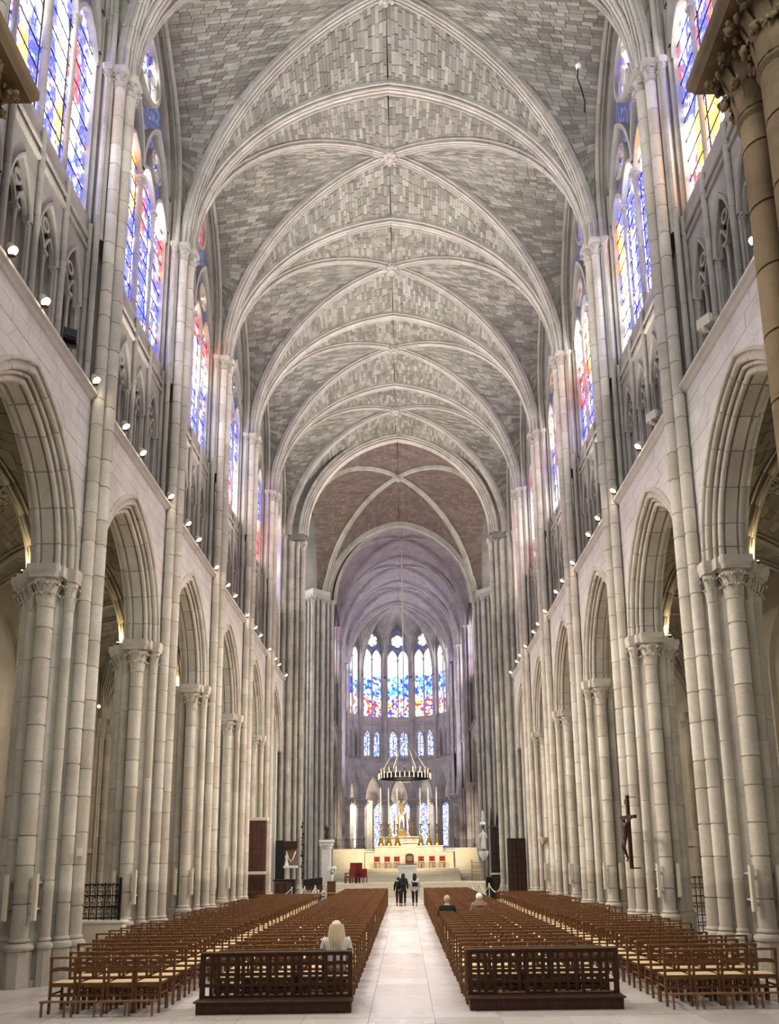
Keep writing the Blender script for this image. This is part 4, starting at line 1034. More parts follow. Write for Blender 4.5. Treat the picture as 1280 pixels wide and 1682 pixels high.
def whole(mb, dx=0, dy=0, rot=0, lite=False):
    c, sn = math.cos(rot), math.sin(rot)
    for n, f, m, l in PARTS:
        if lite and n in ('stretcher', 'kneeler') and n != 'x': continue
        q = f(); mb.k = 1 if m == 'straw' else 0
        mb.add([(dx+(p[0]+l[0])*c-(p[1]+l[1])*sn, dy+(p[0]+l[0])*sn+(p[1]+l[1])*c, p[2]+l[2]) for p in q.v], q.f)
wm_ = MB(); whole(wm_); chair_mesh = wm_.mesh('wooden_chair', ['wood', 'straw'])
COLS = [(-1, 'inner', [-.88-.455*i for i in range(5)]), (-1, 'outer', [-3.87-.455*i for i in range(6)]), (1, 'inner', [1.42+.475*i for i in range(5)]), (1, 'outer', [4.55+.46*i for i in range(5)])]
rc = random.Random(5); far = MB(); cnt = 0; SKIP = {}
Y0C = 13.68; NR = 42
for row in range(NR):
    for s, blk, xs_ in COLS:
        for i, x in enumerate(xs_):
            if blk == 'inner' and row == 0: yy = Y0C+.38
            else: yy = Y0C+.74*row
            yy += rc.uniform(-.02, .02); xx = x+rc.uniform(-.012, .012); rot = rc.uniform(-.035, .035)
            near_p = any(abs(yy+.2-py) < 1.15 and abs(abs(xx)-XP) < 1.45-abs(yy+.2-py)*.4 for py in PY)
            if near_p or (blk == 'outer' and ((i == 4 and row < 3) or (i > 4 and row < 6))): continue
            if blk == 'outer' and row > 33: continue
            if cnt < 300:
                side = SIDE[s]; lab = 'rush-seated wooden chair, %s from the aisle in the %s row, %s %s block' % (ORD[i], ORD[row], side, blk)
                if row < 4:
                    o = empty('wooden_chair', (xx, yy, 0), rot)
                    for n, me, l in pm: link(n, me, o, l)
                else: o = link('wooden_chair', chair_mesh, None, (xx, yy, 0), rot)
                tag(o, lab, 'chair', 'rush-seated chairs in rows'); cnt += 1
            else: whole(far, xx, yy, rot, row > 24)
fo = link('far_chairs', far.mesh('far_chairs', ['wood', 'straw']), kind='stuff'); tag(fo, 'distant rows of brown wooden chairs packed behind the first twenty rows', 'chairs')

# front kneeling screens
def screen(x0, x1, y, lab):
    root = tag(empty('kneeling_screen', ((x0+x1)/2, y, 0)), lab, 'screen', 'lattice kneeling screens'); w = (x1-x0)/2
    P = lambda n, mb, m='darkwood': link(n, mb.mesh(n, m), root)
    mb = MB(); mb.box(-w-.03, w+.03, -.26, .02, 0, .17, .005); P('base_box', mb); mb = MB(); mb.box(-w-.06, w+.06, -.31, .05, .17, .20, .006); P('kneeling_board', mb)
    mb = MB(); mb.box(-w-.03, w+.03, -.03, .17, .865, .895, .006); P('top_board', mb)
    for sg in (-1, 1): mb = MB(); mb.box(sg*w-.04, sg*w+.04, 0, .05, .2, .865); P('post', mb)
    for z in (.2, .365, .53, .69, .83): mb = MB(); mb.box(-w, w, .012, .04, z, z+(.05 if .2 < z < .8 else .035)); P('rail', mb)
    n = 18
    bm_ = MB(); bm_.box(-.026, .026, .004, .046, .2, .865); me = bm_.mesh('slat', 'darkwood')
    for i in range(1, n): link('slat', me, root, (-w+2*w*i/n+.012*math.sin(i*2.1), 0, 0))
    mb = MB(); mb.box(-.03, .03, .02, .3, 0, .2)
    for sg in (-1, 1): link('foot', mb.mesh('foot', 'darkwood'), root, (sg*(w-.1), 0, 0))
screen(-3.02, -.66, 13.68, 'dark wooden lattice kneeling screen before the left rows, blonde woman behind it')
screen(1.26, 3.60, 13.72, 'dark wooden lattice kneeling screen before the right rows of chairs')

# ---------------------------------------------------------------- figures
def skin_mesh(name, joints, bones, mat, sub=1):
    me = bpy.data.meshes.new(name); ks = list(joints); ix = {k: i for i, k in enumerate(ks)}
    me.from_pydata([joints[k][0] for k in ks], [(ix[a], ix[b]) for a, b in bones], []); o = bpy.data.objects.new(name, me); C.objects.link(o)
    md = o.modifiers.new('s', 'SKIN'); md.use_smooth_shade = True; sb = o.modifiers.new('u', 'SUBSURF'); sb.levels = sub; sb.render_levels = sub
    for k in ks:
        r = joints[k][1]; me.skin_vertices[0].data[ix[k]].radius = r if isinstance(r, tuple) else (r, r)
    me.skin_vertices[0].data[0].use_root = True
    dg = bpy.context.evaluated_depsgraph_get(); ev = bpy.data.meshes.new_from_object(o.evaluated_get(dg)); bpy.data.objects.remove(o); ev.name = name
    ev.materials.clear(); ev.materials.append(X(mat)); return ev
def walker(x, y, hgt, rz, lab, hair, coat, leg, bag=False, gait=1, longhair=True):
    k = hgt/1.65; root = tag(empty('person', (x, y, 0), rz), lab, 'person'); root.scale = (k, k, k)
    fl, fr = .13*gait, -.14*gait
    J = {'pelvis': ((0, 0, .93), (.13, .10)), 'waist': ((0, 0, 1.06), (.12, .09)), 'chest': ((0, .0, 1.26), (.15, .10)), 'neck0': ((0, 0, 1.38), (.07, .065)), 'neck': ((0, .01, 1.45), .05), 'head': ((0, .03, 1.54), (.07, .085)), 'top': ((0, .02, 1.61), (.055, .065))}
    B = [('pelvis', 'waist'), ('waist', 'chest'), ('chest', 'neck0'), ('neck0', 'neck'), ('neck', 'head'), ('head', 'top')]
    for s, ft_ in ((-1, fl), (1, fr)):
        q = str(s); J.update({'hip'+q: ((s*.09, 0, .88), .085), 'knee'+q: ((s*.09, ft_*.55+.03, .48), .055), 'ank'+q: ((s*.085, ft_, .09), .036), 'toe'+q: ((s*.09, ft_+.15, .035), .032),
            'sh'+q: ((s*.17, 0, 1.34), .055), 'elb'+q: ((s*.235, -.02-ft_*.3, 1.08), .04), 'wri'+q: ((s*.23, .06-ft_*.6, .86), .026), 'palm'+q: ((s*.23, .08-ft_*.6, .79), .022)})
        B += [('pelvis', 'hip'+q), ('hip'+q, 'knee'+q), ('knee'+q, 'ank'+q), ('ank'+q, 'toe'+q), ('chest', 'sh'+q), ('sh'+q, 'elb'+q), ('elb'+q, 'wri'+q), ('wri'+q, 'palm'+q)]
        px, py, pz = J['palm'+q][0]
        for f_, (dy, l) in enumerate(((-.03, .065), (-.01, .075), (.01, .072), (.03, .06))):
            J['f%d%s' % (f_, q)] = ((px, py+dy, pz-.03), .008); J['g%d%s' % (f_, q)] = ((px-s*.012, py+dy*1.1, pz-.03-l), .007); B += [('palm'+q, 'f%d%s' % (f_, q)), ('f%d%s' % (f_, q), 'g%d%s' % (f_, q))]
        J['t'+q] = ((px-s*.01, py+.05, pz-.03), .009); B.append(('palm'+q, 't'+q))
    link('body', skin_mesh('body', J, B, 'skin'), root)
    cj = {a: (J[a][0], tuple(v+.035 for v in J[a][1])) for a in ('pelvis', 'waist', 'chest')}; cj['n'] = ((0, 0, 1.36), (.10, .08)); cb = [('pelvis', 'waist'), ('waist', 'chest'), ('chest', 'n')]
    cj['hem'] = ((0, 0, .72), (.17, .13)); cb.append(('pelvis', 'hem'))
    for s in (-1, 1):
        q = str(s)
        for a, r in (('sh', .085), ('elb', .062), ('wri', .045)): cj[a+q] = (J[a+q][0], r)
        cb += [('chest', 'sh'+q), ('sh'+q, 'elb'+q), ('elb'+q, 'wri'+q)]
    link('coat', skin_mesh('coat', cj, cb, coat), root)
    for s in (-1, 1):
        q = str(s); link('trouser_leg', skin_mesh('trouser_leg', {'a': (J['hip'+q][0], .10), 'b': (J['knee'+q][0], .07), 'c': ((J['ank'+q][0][0], J['ank'+q][0][1], .12), .055)}, [('a', 'b'), ('b', 'c')], leg), root)
        mb = MB(); mb.sphere((J['ank'+q][0][0], J['ank'+q][0][1]+.07, .045), .05, .95, 2.4, .95, 10, 6); link('shoe', mb.mesh('shoe', 'black', 60), root)
    mb = MB(); mb.sphere((0, .0, 1.565), .098, .98, 1.1, 1.15, 14, 10)
    if longhair: mb.lathe(0, -.035, [(.085, 1.56), (.105, 1.48), (.12, 1.38), (.115, 1.27), (.06, 1.22)], 14, sy=.62)
    link('hair', mb.mesh('hair', hair, 60), root)
    if bag:
        mb = MB(); mb.box(-.13, .16, -.2, -.11, .98, 1.2, .02); mb.tube([(-.13, -.12, 1.15), (-.15, -.13, 1.3), (-.05, -.1, 1.42)], .012); tag_o = link('shoulder_bag', mb.mesh('shoulder_bag', 'cloth_k'), root)
walker(-.12, 43.3, 1.44, 0, 'smallest of three people walking up the aisle, in black', 'darkhair', 'cloth_k', 'cloth_k', gait=.8, longhair=False)
walker(.13, 42.9, 1.62, 0, 'long-haired person in black walking in the middle of three', 'darkhair', 'cloth_k', 'cloth_k', gait=-1)
walker(.72, 43.0, 1.62, 0, 'long-haired person in a pale grey coat with a dark shoulder bag', 'darkhair', 'cloth_w', 'cloth_k', bag=True)
def sitter(x, y, rz, lab, hair, coat, style, hgt=1.0):
    root = tag(empty('person', (x, y, 0), rz), lab, 'person'); root.scale = (hgt,)*3
    J = {'pelvis': ((0, .17, .54), (.16, .12)), 'waist': ((0, .14, .70), (.14, .10)), 'chest': ((0, .14, .90), (.17, .11)), 'n0': ((0, .15, 1.03), (.08, .07)), 'neck': ((0, .17, 1.09), .052), 'head': ((0, .20, 1.18), (.072, .088)), 'top': ((0, .19, 1.255), (.055, .065))}
    B = [('pelvis', 'waist'), ('waist', 'chest'), ('chest', 'n0'), ('n0', 'neck'), ('neck', 'head'), ('head', 'top')]
    for s in (-1, 1):
        q = str(s); J.update({'hip'+q: ((s*.1, .2, .53), .085), 'knee'+q: ((s*.11, .56, .50), .06), 'ank'+q: ((s*.11, .56, .09), .038), 'toe'+q: ((s*.12, .70, .04), .033),
            'sh'+q: ((s*.19, .14, .985), .058), 'elb'+q: ((s*.24, .16, .74), .042), 'wri'+q: ((s*.12, .38, .62), .027), 'palm'+q: ((s*.06, .44, .62), .024)})
        B += [('pelvis', 'hip'+q), ('hip'+q, 'knee'+q), ('knee'+q, 'ank'+q), ('ank'+q, 'toe'+q), ('chest', 'sh'+q), ('sh'+q, 'elb'+q), ('elb'+q, 'wri'+q), ('wri'+q, 'palm'+q)]
        for f_ in range(4):
            a = 'f%d%s' % (f_, q); J[a] = ((s*(.04-.0*f_), .46+.018*f_-.02, .60), .008); J[a+'b'] = ((-s*.0+s*.005, .49+.018*f_-.02, .585), .007); B += [('palm'+q, a), (a, a+'b')]
        J['t'+q] = ((s*.03, .44, .645), .009); B.append(('palm'+q, 't'+q))
    link('body', skin_mesh('body', J, B, 'skin'), root)
    cj = {a: (J[a][0], tuple(v+.03 for v in J[a][1])) for a in ('pelvis', 'waist', 'chest')}; cj['n'] = ((0, .15, 1.02), (.10, .08)); cb = [('pelvis', 'waist'), ('waist', 'chest'), ('chest', 'n')]
    for s in (-1, 1):
        q = str(s)
        for a, r in (('sh', .085), ('elb', .065), ('wri', .048)): cj[a+q] = (J[a+q][0], r)
        cb += [('chest', 'sh'+q), ('sh'+q, 'elb'+q), ('elb'+q, 'wri'+q)]
    link('coat', skin_mesh('coat', cj, cb, coat, 2), root)
    for s in (-1, 1): q = str(s); link('trouser_leg', skin_mesh('trouser_leg', {'a': (J['hip'+q][0], .10), 'b': (J['knee'+q][0], .078), 'c': ((s*.11, .56, .13), .058)}, [('a', 'b'), ('b', 'c')], 'cloth_k'), root)
    mb = MB(); mb.sphere((0, .175, 1.205), .105, .95, 1.08, 1.12, 16, 12)
    if style == 'long':
        n, m = 22, 9; vs = []
        for j in range(m):
            t = j/(m-1); z = 1.24-.40*t; w = .105+.035*math.sin(PI*min(1, t*1.3))-.05*t*t; 
            for i in range(n):
                a = PI+PI*i/(n-1); rr = w*(1+.05*math.sin(i*2.7+j*.4)); vs.append((rr*math.cos(a), .15-.03*t+rr*.75*math.sin(a), z-.02*math.sin(i*1.9)))
        mb.add(vs, [(j*n+i, j*n+i+1, (j+1)*n+i+1, (j+1)*n+i) for j in range(m-1) for i in range(n-1)])
        for i in range(9):
            a = -.2-.32*i; mb.tube([(.1*math.cos(a), .15+.09*math.sin(a), 1.26), (.125*math.cos(a), .13+.1*math.sin(a), 1.08), (.12*math.cos(a), .10+.10*math.sin(a), .86-.02*(i % 3))], [.02, .03, .008], 6)
    link('hair', mb.mesh('hair', hair, 60), root)
    if style == 'scarf':
        mb = MB(); mb.lathe(0, .16, [(.09, 1.12), (.14, 1.08), (.16, 1.02), (.2, .96), (.1, .94)], 16, sy=.8); link('scarf', mb.mesh('scarf', 'cloth_b', 60), root)
sitter(-.93, 14.28, .08, 'seated woman with long blonde hair and a pale grey top, seen from behind', 'blonde', 'cloth_g', 'long', 1.0)
sitter(1.46, 24.55, 0, 'seated grey-haired person in a black coat, seen from behind beside the aisle', 'greyhair', 'cloth_k', 'short', .97)
sitter(2.44, 24.95, 0, 'seated white-haired person with a brown scarf, right of the one in black', 'whitehair', 'cloth_b', 'scarf', 1.0)

# ---------------------------------------------------------------- sanctuary furniture
def T(name, loc, lab, cat, rz=0, group=None): return tag(empty(name, loc, rz), lab, cat, group)
def Pp(root, name, mb, m, sm=False): return link(name, mb.mesh(name, m, sm), root)
a = T('altar', (.38, 57, .8), 'low pale stone altar table on the steps in front of the red chairs', 'altar')
mb = MB(); mb.box(-.68, .68, -.45, .45, 1.02, 1.18, .02); Pp(a, 'altar_top', mb, 'marble'); mb = MB(); mb.add([(-.5, -.35, 0), (.5, -.35, 0), (.5, .35, 0), (-.5, .35, 0), (-.64, -.42, 1.02), (.64, -.42, 1.02), (.64, .42, 1.02), (-.64, .42, 1.02)], [(0, 1, 5, 4), (1, 2, 6, 5), (2, 3, 7, 6), (3, 0, 4, 7)]); Pp(a, 'altar_block', mb, 'marble')
c_ = T('altar_cloth', (.38, 57, 1.98), 'dark band laid along the back of the pale altar top', 'cloth'); mb = MB(); mb.box(-.64, .64, .1, .4, 0, .05, .01); Pp(c_, 'cloth', mb, 'black')
for i, x in enumerate((-1.97, -1.16, -.40, 1.51, 2.37, 3.18)):
    r = T('red_chair', (x, 65.4, 1.65), 'red-backed wooden chair against the cream wall, %s from the left' % ORD[i], 'chair', 0, 'red chairs along the crypt wall')
    mb = MB(); mb.box(-.2, .2, .16, .21, .52, .92, .01); Pp(r, 'backrest', mb, 'red'); mb = MB(); mb.box(-.24, .24, -.22, .2, .40, .46, .01); Pp(r, 'seat', mb, 'wood_l')
    for sx in (-.21, .21):
        for sy in (-.19, .18): mb = MB(); mb.box(sx-.02, sx+.02, sy-.02, sy+.02, 0, .42 if sy < 0 else .95); Pp(r, 'leg', mb, 'wood_l')
r = T('cathedra', (.60, 65.3, 1.65), 'dark carved high-backed throne in the middle of the red chairs', 'chair')
mb = MB(); mb.box(-.33, .33, .1, .2, .4, 1.0, .02); mb.lathe(0, 0, [(.0, 0)], 3) if 0 else None; pts = [(.33*math.cos(t), .15, .95+.2*math.sin(t)) for t in [PI*i/10 for i in range(11)]]; mb.add(pts+[(x, .2, z) for x, _, z in pts], [tuple(range(11)), tuple(range(21, 10, -1))]+[(i, i+1, i+12, i+11) for i in range(10)]); Pp(r, 'backrest', mb, 'oak')
mb = MB(); mb.box(-.22, .22, .05, .1, .55, .95, .02); Pp(r, 'cushion', mb, 'cloth_b'); mb = MB(); mb.box(-.33, .33, -.3, .1, 0, .42, .02); Pp(r, 'seat_box', mb, 'oak')
for sx in (-.3, .3): mb = MB(); mb.box(sx-.04, sx+.04, -.3, .1, .6, .66); mb.box(sx-.03, sx+.03, -.3, -.24, .4, .62); Pp(r, 'armrest', mb, 'oak')
def candle_base():
    mb = MB()
    for a in range(3): t = 2*PI*a/3; mb.sphere((.2*math.cos(t), .2*math.sin(t), .05), .07, 1, 1, .8, 8, 5)
    mb.lathe(0, 0, [(.27, .03), (.25, .12), (.18, .25), (.2, .34), (.12, .46), (.15, .55), (.08, .65), (.06, .75), (.09, .82), (.06, .9), (.05, 1.2), (.08, 1.28), (.05, 1.36), (.055, 1.6), (.15, 1.68), (.17, 1.72), (.05, 1.74)], 14); return mb.mesh('candlestick', 'brass', 40)
def candle(): mb = MB(); mb.lathe(0, 0, [(.055, 1.74), (.05, 3.0), (.046, 4.6), (.035, 4.64), (.0, 4.65)], 10); return mb.mesh('candle', 'wax', 60)
cb_, cn_ = candle_base(), candle()
for i, x in enumerate((-1.67, -1.03, -.34, 1.54, 2.18, 2.85)):
    r = T('candlestick', (x, 66.55 if i not in (2, 3) else 66.55, 3.40), 'gilt candlestick with a very tall white candle on the wall top, %s from the left' % ORD[i], 'candlestick', 0, 'six tall altar candles'); link('candlestick_foot', cb_, r); link('candle', cn_, r)
r = T('reliquary_altar', (0, 69.2, 3.2), 'golden pinnacled reliquary shrine with an arched niche above the cream wall', 'altar')
mb = MB(); mb.box(-1.6, 1.6, -.3, .5, 0, .9, .03); mb.box(-1.75, 1.75, -.4, .55, .9, 1.02, .02); Pp(r, 'altar_table', mb, 'lime')
mb = MB(); mb.box(-.45, .45, -.2, .3, 1.0, 1.5, .03); Pp(r, 'shrine_base', mb, 'gold')
mb = MB()
for sx in (-.28, .28): mb.lathe(sx, -.1, [(.06, 1.5), (.045, 1.6), (.045, 2.4), (.07, 2.5)], 8)
p_ = [(u, -.1, 2.45+h) for u, h in arch_pts(.26, .42, twoc(.26, .42), 8)]; mb.sweep(p_, fix_dir(p_, (0, 1, 0), (-1, 0, 0)), [(-.03, -.05), (.05, -.05), (.05, .05), (-.03, .05), (-.03, -.05)]); Pp(r, 'niche', mb, 'gold', 40)
mb = MB(); mb.lathe(0, 0, [(.2, 1.5), (.13, 1.7), (.1, 2.0), (.13, 2.15), (.06, 2.25), (.08, 2.35), (.0, 2.45)], 10); Pp(r, 'figure', mb, 'marble', 50)
mb = MB()
for x, z0, h, w_ in ((0, 2.9, 1.75, .10), (-.34, 1.5, 2.3, .07), (.34, 1.5, 2.3, .07), (-.62, 1.2, 1.9, .06), (.62, 1.2, 1.9, .06), (-.9, 1.0, 1.2, .05), (.9, 1.0, 1.2, .05), (-.16, 3.0, 1.1, .05), (.16, 3.0, 1.1, .05)):
    mb.lathe(x, 0, [(w_, z0), (w_, z0+h*.55), (w_*1.5, z0+h*.57), (w_*.8, z0+h*.62), (.01, z0+h)], 6)
    for q in range(5): mb.sphere((x, 0, z0+h*(.62+.07*q)), w_*(1-.16*q), 1, 1, .6, 6, 4)
Pp(r, 'pinnacle', mb, 'gold', 40)
mb = MB(); mb.box(-.03, .03, -.02, .02, 4.6, 5.0); mb.box(-.12, .12, -.02, .02, 4.8, 4.86); Pp(r, 'cross', mb, 'gold')
# crown chandelier
r = T('crown_chandelier', (.30, 64, 8.75), 'big dark crown chandelier ringed with white candle tubes hanging over the altar', 'chandelier')
mb = MB(); mb.lathe(0, 0, [(1.95, -.22), (1.98, -.22), (2.0, .1), (1.95, .12), (1.93, -.2)], 40); mb.lathe(0, 0, [(1.5, -.1), (1.52, -.1), (1.52, 0), (1.5, 0)], 32); Pp(r, 'ring', mb, 'iron', 40)
tb = MB(); tb.lathe(0, 0, [(.03, 0), (.03, .42), (.0, .44)], 8); tme = tb.mesh('candle_tube', 'wax', 50)
for i in range(36):
    t = 2*PI*i/36; link('candle_tube', tme, r, (2.05*math.cos(t), 2.05*math.sin(t), -.28)); 
    if i % 2: link('candle_tube', tme, r, (1.85*math.cos(t), 1.85*math.sin(t), .12))
mb = MB()
for i in range(12): t = 2*PI*i/12; mb.box(1.95*math.cos(t)-.08, 1.95*math.cos(t)+.08, 1.95*math.sin(t)-.08, 1.95*math.sin(t)+.08, .1, .32); mb.sphere((1.95*math.cos(t), 1.95*math.sin(t), .42), .09, 1, 1, 1.3, 6, 4)
Pp(r, 'turret', mb, 'bronze', 40)
mb = MB()
for i in range(6): t = 2*PI*i/6; mb.bar((1.95*math.cos(t), 1.95*math.sin(t), .1), (0, 0, 3.2), .025)
mb.tube([(0, 0, 3.2), (0, 0, 19.6)], .05, 6); Pp(r, 'suspension_rod', mb, 'speaker')
mb = MB()
for i in range(7): mb.sphere((.12*i-.36, -.4, -.55), .035, 1, 1, 1, 6, 4)
Pp(r, 'glass_beads', mb, 'marble')

for nm, loc, tgt, en, c3, sz in (('sanctuary_spot', (-3.2, 56, 13), (.4, 66, 4.2), 2300, (1, .86, .64), 56), ('sanctuary_spot', (4.2, 56, 13), (.4, 66, 4.2), 2300, (1, .86, .64), 56), ('choir_light', (.3, 66, 9.5), (0, 82, 20), 1500, (.86, .86, 1), 110), ('crossing_fill', (0, 50, 14), (0, 54, 28), 500, (1, .8, .7), 120)):  # the crossing one is an added fill without a fixture, brightening piers and vault
    L = bpy.data.lights.new(nm, 'SPOT'); L.energy = en; L.color = c3; L.spot_size = math.radians(sz); L.spot_blend = .7; L.shadow_soft_size = .3
    lo = bpy.data.objects.new(nm, L); C.objects.link(lo); lo.location = loc; lo.rotation_euler = (Vector(tgt)-Vector(loc)).to_track_quat('-Z', 'Y').to_euler()
# choir grilles
def scroll(mb, x, z, r, y=0, sg=1):
    mb.tube([(x+sg*r*(1-.09*i)*math.cos(t), y, z+r*(1-.09*i)*math.sin(t)) for i, t in enumerate([1.5*PI*k/8 for k in range(9)])], .012, 4, False)
def grille(name, loc, w, h, lab, cat, n=8, rz=0, rows=2, m='iron'):
    r = T(name, loc, lab, cat, rz)
    for x in (0, w): mb = MB(); mb.box(x-.03, x+.03, -.03, .03, 0, h+.05); mb.sphere((x, 0, h+.09), .05, 1, 1, 1, 6, 4); Pp(r, 'post', mb, m)
    for j in range(rows+1): z = .06+(h-.1)*j/rows; mb = MB(); mb.box(0, w, -.015, .015, z-.015, z+.015); Pp(r, 'rail', mb, m)
    b = MB(); b.box(-.011, .011, -.011, .011, 0, h); me = b.mesh('bar', m)
    for i in range(1, n): link('bar', me, r, (w*i/n, 0, 0))
    mb = MB()
    for i in range(n):
        for j in range(rows):
            xc = w*(i+.5)/n; zc = .06+(h-.1)*(j+.5)/rows; q = min(w/n*.34, (h/rows)*.2); scroll(mb, xc, zc+q*1.05, q); scroll(mb, xc, zc-q*1.05, q, 0, -1)
    Pp(r, 'scrollwork', mb, m); return r
grille('choir_railing', (-5.3, 66.6, 2.95), 2.3, 1.05, 'low black iron railing with scrolls left of the cream wall', 'railing', 10)
grille('choir_railing', (4.25, 66.6, 2.75), 1.55, 1.1, 'low black iron railing with scrolls right of the cream wall', 'railing', 7)
grille('gilt_barrier', (4.88, 58, .8), 1.0, 1.3, 'brown-gold openwork barrier under the white statue', 'railing', 6, m='brass')
# red armchairs group
for i, (x, y, rz) in enumerate(((-3.45, 57.2, -.6), (-3.05, 57.5, -.5), (-2.7, 56.9, -.4), (-3.5, 56.6, -.7))):
    r = T('armchair', (x, y, .8), 'dark red leather armchair in the group by the left stair, %s' % ('hindmost on the left', 'hindmost on the right', 'low one nearest the steps', 'foremost on the left')[i], 'chair', rz, 'red armchairs by the stair')
    hb = 1.35 if i < 2 else .95
    mb = MB(); mb.box(-.27, .27, .18, .26, .4, hb, .03); Pp(r, 'backrest', mb, 'red'); mb = MB(); mb.box(-.28, .28, -.25, .22, .36, .46, .02); Pp(r, 'seat', mb, 'red')
    for sx in (-.26, .26):
        mb = MB(); mb.box(sx-.03, sx+.03, -.24, .2, .62, .68); mb.box(sx-.02, sx+.02, -.22, -.18, .4, .64); Pp(r, 'armrest', mb, 'oak')
        for sy in (-.22, .22): mb = MB(); mb.box(sx-.025, sx+.025, sy-.025, sy+.025, 0, .4); Pp(r, 'leg', mb, 'oak')
# column with statue
r = T('statue_column', (-4.68, 52.2, 0), 'white square column with a leafy capital carrying a small dark statue', 'column')
mb = MB(); mb.box(-.35, .35, -.35, .35, 0, .2, .02); mb.box(-.27, .27, -.27, .27, .2, 3.0, .02); Pp(r, 'shaft', mb, 'marble')
mb = MB(); mb.box(-.45, .45, -.45, .45, 3.45, 3.6, .03)
for i in range(16): t = 2*PI*i/16; mb.sphere((.36*math.cos(t), .36*math.sin(t), 3.3), .09, 1, 1, 1.3, 6, 4); mb.sphere((.29*math.cos(t+.2), .29*math.sin(t+.2), 3.12), .07, 1, 1, 1.3, 6, 4)
mb.lathe(0, 0, [(.26, 2.98), (.3, 3.02), (.27, 3.1), (.42, 3.46)], 12); Pp(r, 'capital', mb, 'marble', 40)
def statue(root, z, h, m):
    k = h/1.7; J = {'p': ((0, 0, z+.1*k), (.2*k, .17*k)), 'b': ((0, 0, z+.5*k), (.19*k, .15*k)), 'c': ((.03*k, 0, z+.95*k), (.15*k, .11*k)), 'd': ((0, 0, z+1.3*k), (.17*k, .11*k)), 'n': ((0, 0, z+1.45*k), .05*k), 'h': ((0, -.02*k, z+1.6*k), .085*k),
         'l': ((-.2*k, 0, z+1.28*k), .06*k), 'l2': ((-.26*k, -.1*k, z+1.05*k), .05*k), 'l3': ((-.08*k, -.2*k, z+1.1*k), .035*k), 'r': ((.2*k, 0, z+1.28*k), .06*k), 'r2': ((.28*k, -.05*k, z+1.02*k), .05*k), 'r3': ((.2*k, -.2*k, z+.95*k), .035*k)}
    link('figure', skin_mesh('figure', J, [('p', 'b'), ('b', 'c'), ('c', 'd'), ('d', 'n'), ('n', 'h'), ('d', 'l'), ('l', 'l2'), ('l2', 'l3'), ('d', 'r'), ('r', 'r2'), ('r2', 'r3')], m), root)
r2 = T('statuette', (-4.68, 52.2, 3.6), 'small dark mother-and-child statue standing on the white column', 'statue'); statue(r2, 0, 1.0, 'bronze'); mb = MB(); mb.sphere((-.08, -.1, .75), .09, 1, 1, 1.5, 8, 6); Pp(r2, 'child', mb, 'bronze', 50); mb = MB(); mb.box(-.2, .2, -.15, .15, 0, .06, .01); Pp(r2, 'plinth', mb, 'bronze')
r2 = T('statue', (5.82, 59, 2.5), 'tall pale saint statue on a bracket against the far crossing pier', 'statue'); statue(r2, .35, 1.6, 'marble'); mb = MB(); mb.lathe(0, 0, [(.05, -.3), (.3, 0), (.36, .2), (.36, .35)], 10); Pp(r2, 'bracket', mb, 'marble', 40)
mb = MB(); mb.lathe(0, 0, [(.16, 2.15), (.24, 2.2), (.2, 2.35), (.06, 2.45), (.1, 2.55), (.05, 2.8), (.08, 2.85), (.02, 3.2)], 8)
for i in range(6): mb.sphere((.12*(1-i*.12), 0, 2.5+.12*i), .06, 1, 1, 1, 6, 4)
Pp(r2, 'canopy', mb, 'marble', 40)
# flowers on a stand
r = T('flower_vase', (-4.25, 51.0, 0), 'white vase of white flowers on a brown stand beside the white column', 'vase')
mb = MB(); mb.box(-.25, .25, -.2, .2, 0, 1.1, .02); Pp(r, 'stand', mb, 'oak'); mb = MB(); mb.lathe(0, 0, [(.09, 1.1), (.11, 1.3), (.13, 1.5), (.1, 1.5)], 12); Pp(r, 'vase', mb, 'marble', 40)
mb = MB(); rf = random.Random(2)
for i in range(26): mb.sphere((rf.uniform(-.25, .25), rf.uniform(-.2, .2), rf.uniform(1.6, 1.95)), rf.uniform(.05, .08), 1, 1, 1, 7, 5)
o = Pp(r, 'blossoms', mb, 'flower', 60); o['kind'] = 'stuff'
mb = MB()
for i in range(14): a = i*.9; mb.tube([(0, 0, 1.45), (.12*math.cos(a), .12*math.sin(a), 1.65), (.28*math.cos(a), .24*math.sin(a), 1.75)], .012, 4)
o = Pp(r, 'foliage', mb, 'leaf'); o['kind'] = 'stuff'
# black upright piano seen from behind
r = T('piano', (-5.35, 50.6, 0), 'black piano with a slanted lid beside the white column', 'piano', .1)
mb = MB(); mb.add([(-.58, -.3, .62), (.58, -.3, .62), (.58, .3, .62), (-.58, .3, .62), (-.58, -.3, 1.2), (.58, -.3, 1.34), (.58, .3, 1.34), (-.58, .3, 1.2)], [(0, 3, 2, 1), (4, 5, 6, 7), (0, 1, 5, 4), (1, 2, 6, 5), (2, 3, 7, 6), (3, 0, 4, 7)]); Pp(r, 'case', mb, 'black')
for sx in (-.5, .5):
    for sy in (-.24, .24): mb = MB(); mb.lathe(sx, sy, [(.03, 0), (.05, .1), (.035, .3), (.05, .62)], 8); Pp(r, 'leg', mb, 'black', 40)
mb = MB(); mb.box(-.5, .5, -.46, -.3, .66, .74, .01); Pp(r, 'keyboard_shelf', mb, 'black')
# loose rush chairs near it
for i, (x, y) in enumerate(((-5.6, 48.9), (-5.1, 49.1), (-4.6, 49.3), (-4.15, 49.6))):
    tag(link('wooden_chair', chair_mesh, None, (x, y, 0), 2.6+.2*i), 'loose rush-seated chair turned sideways near the black piano, %s from the left' % ORD[i], 'chair', 'loose chairs near the piano')
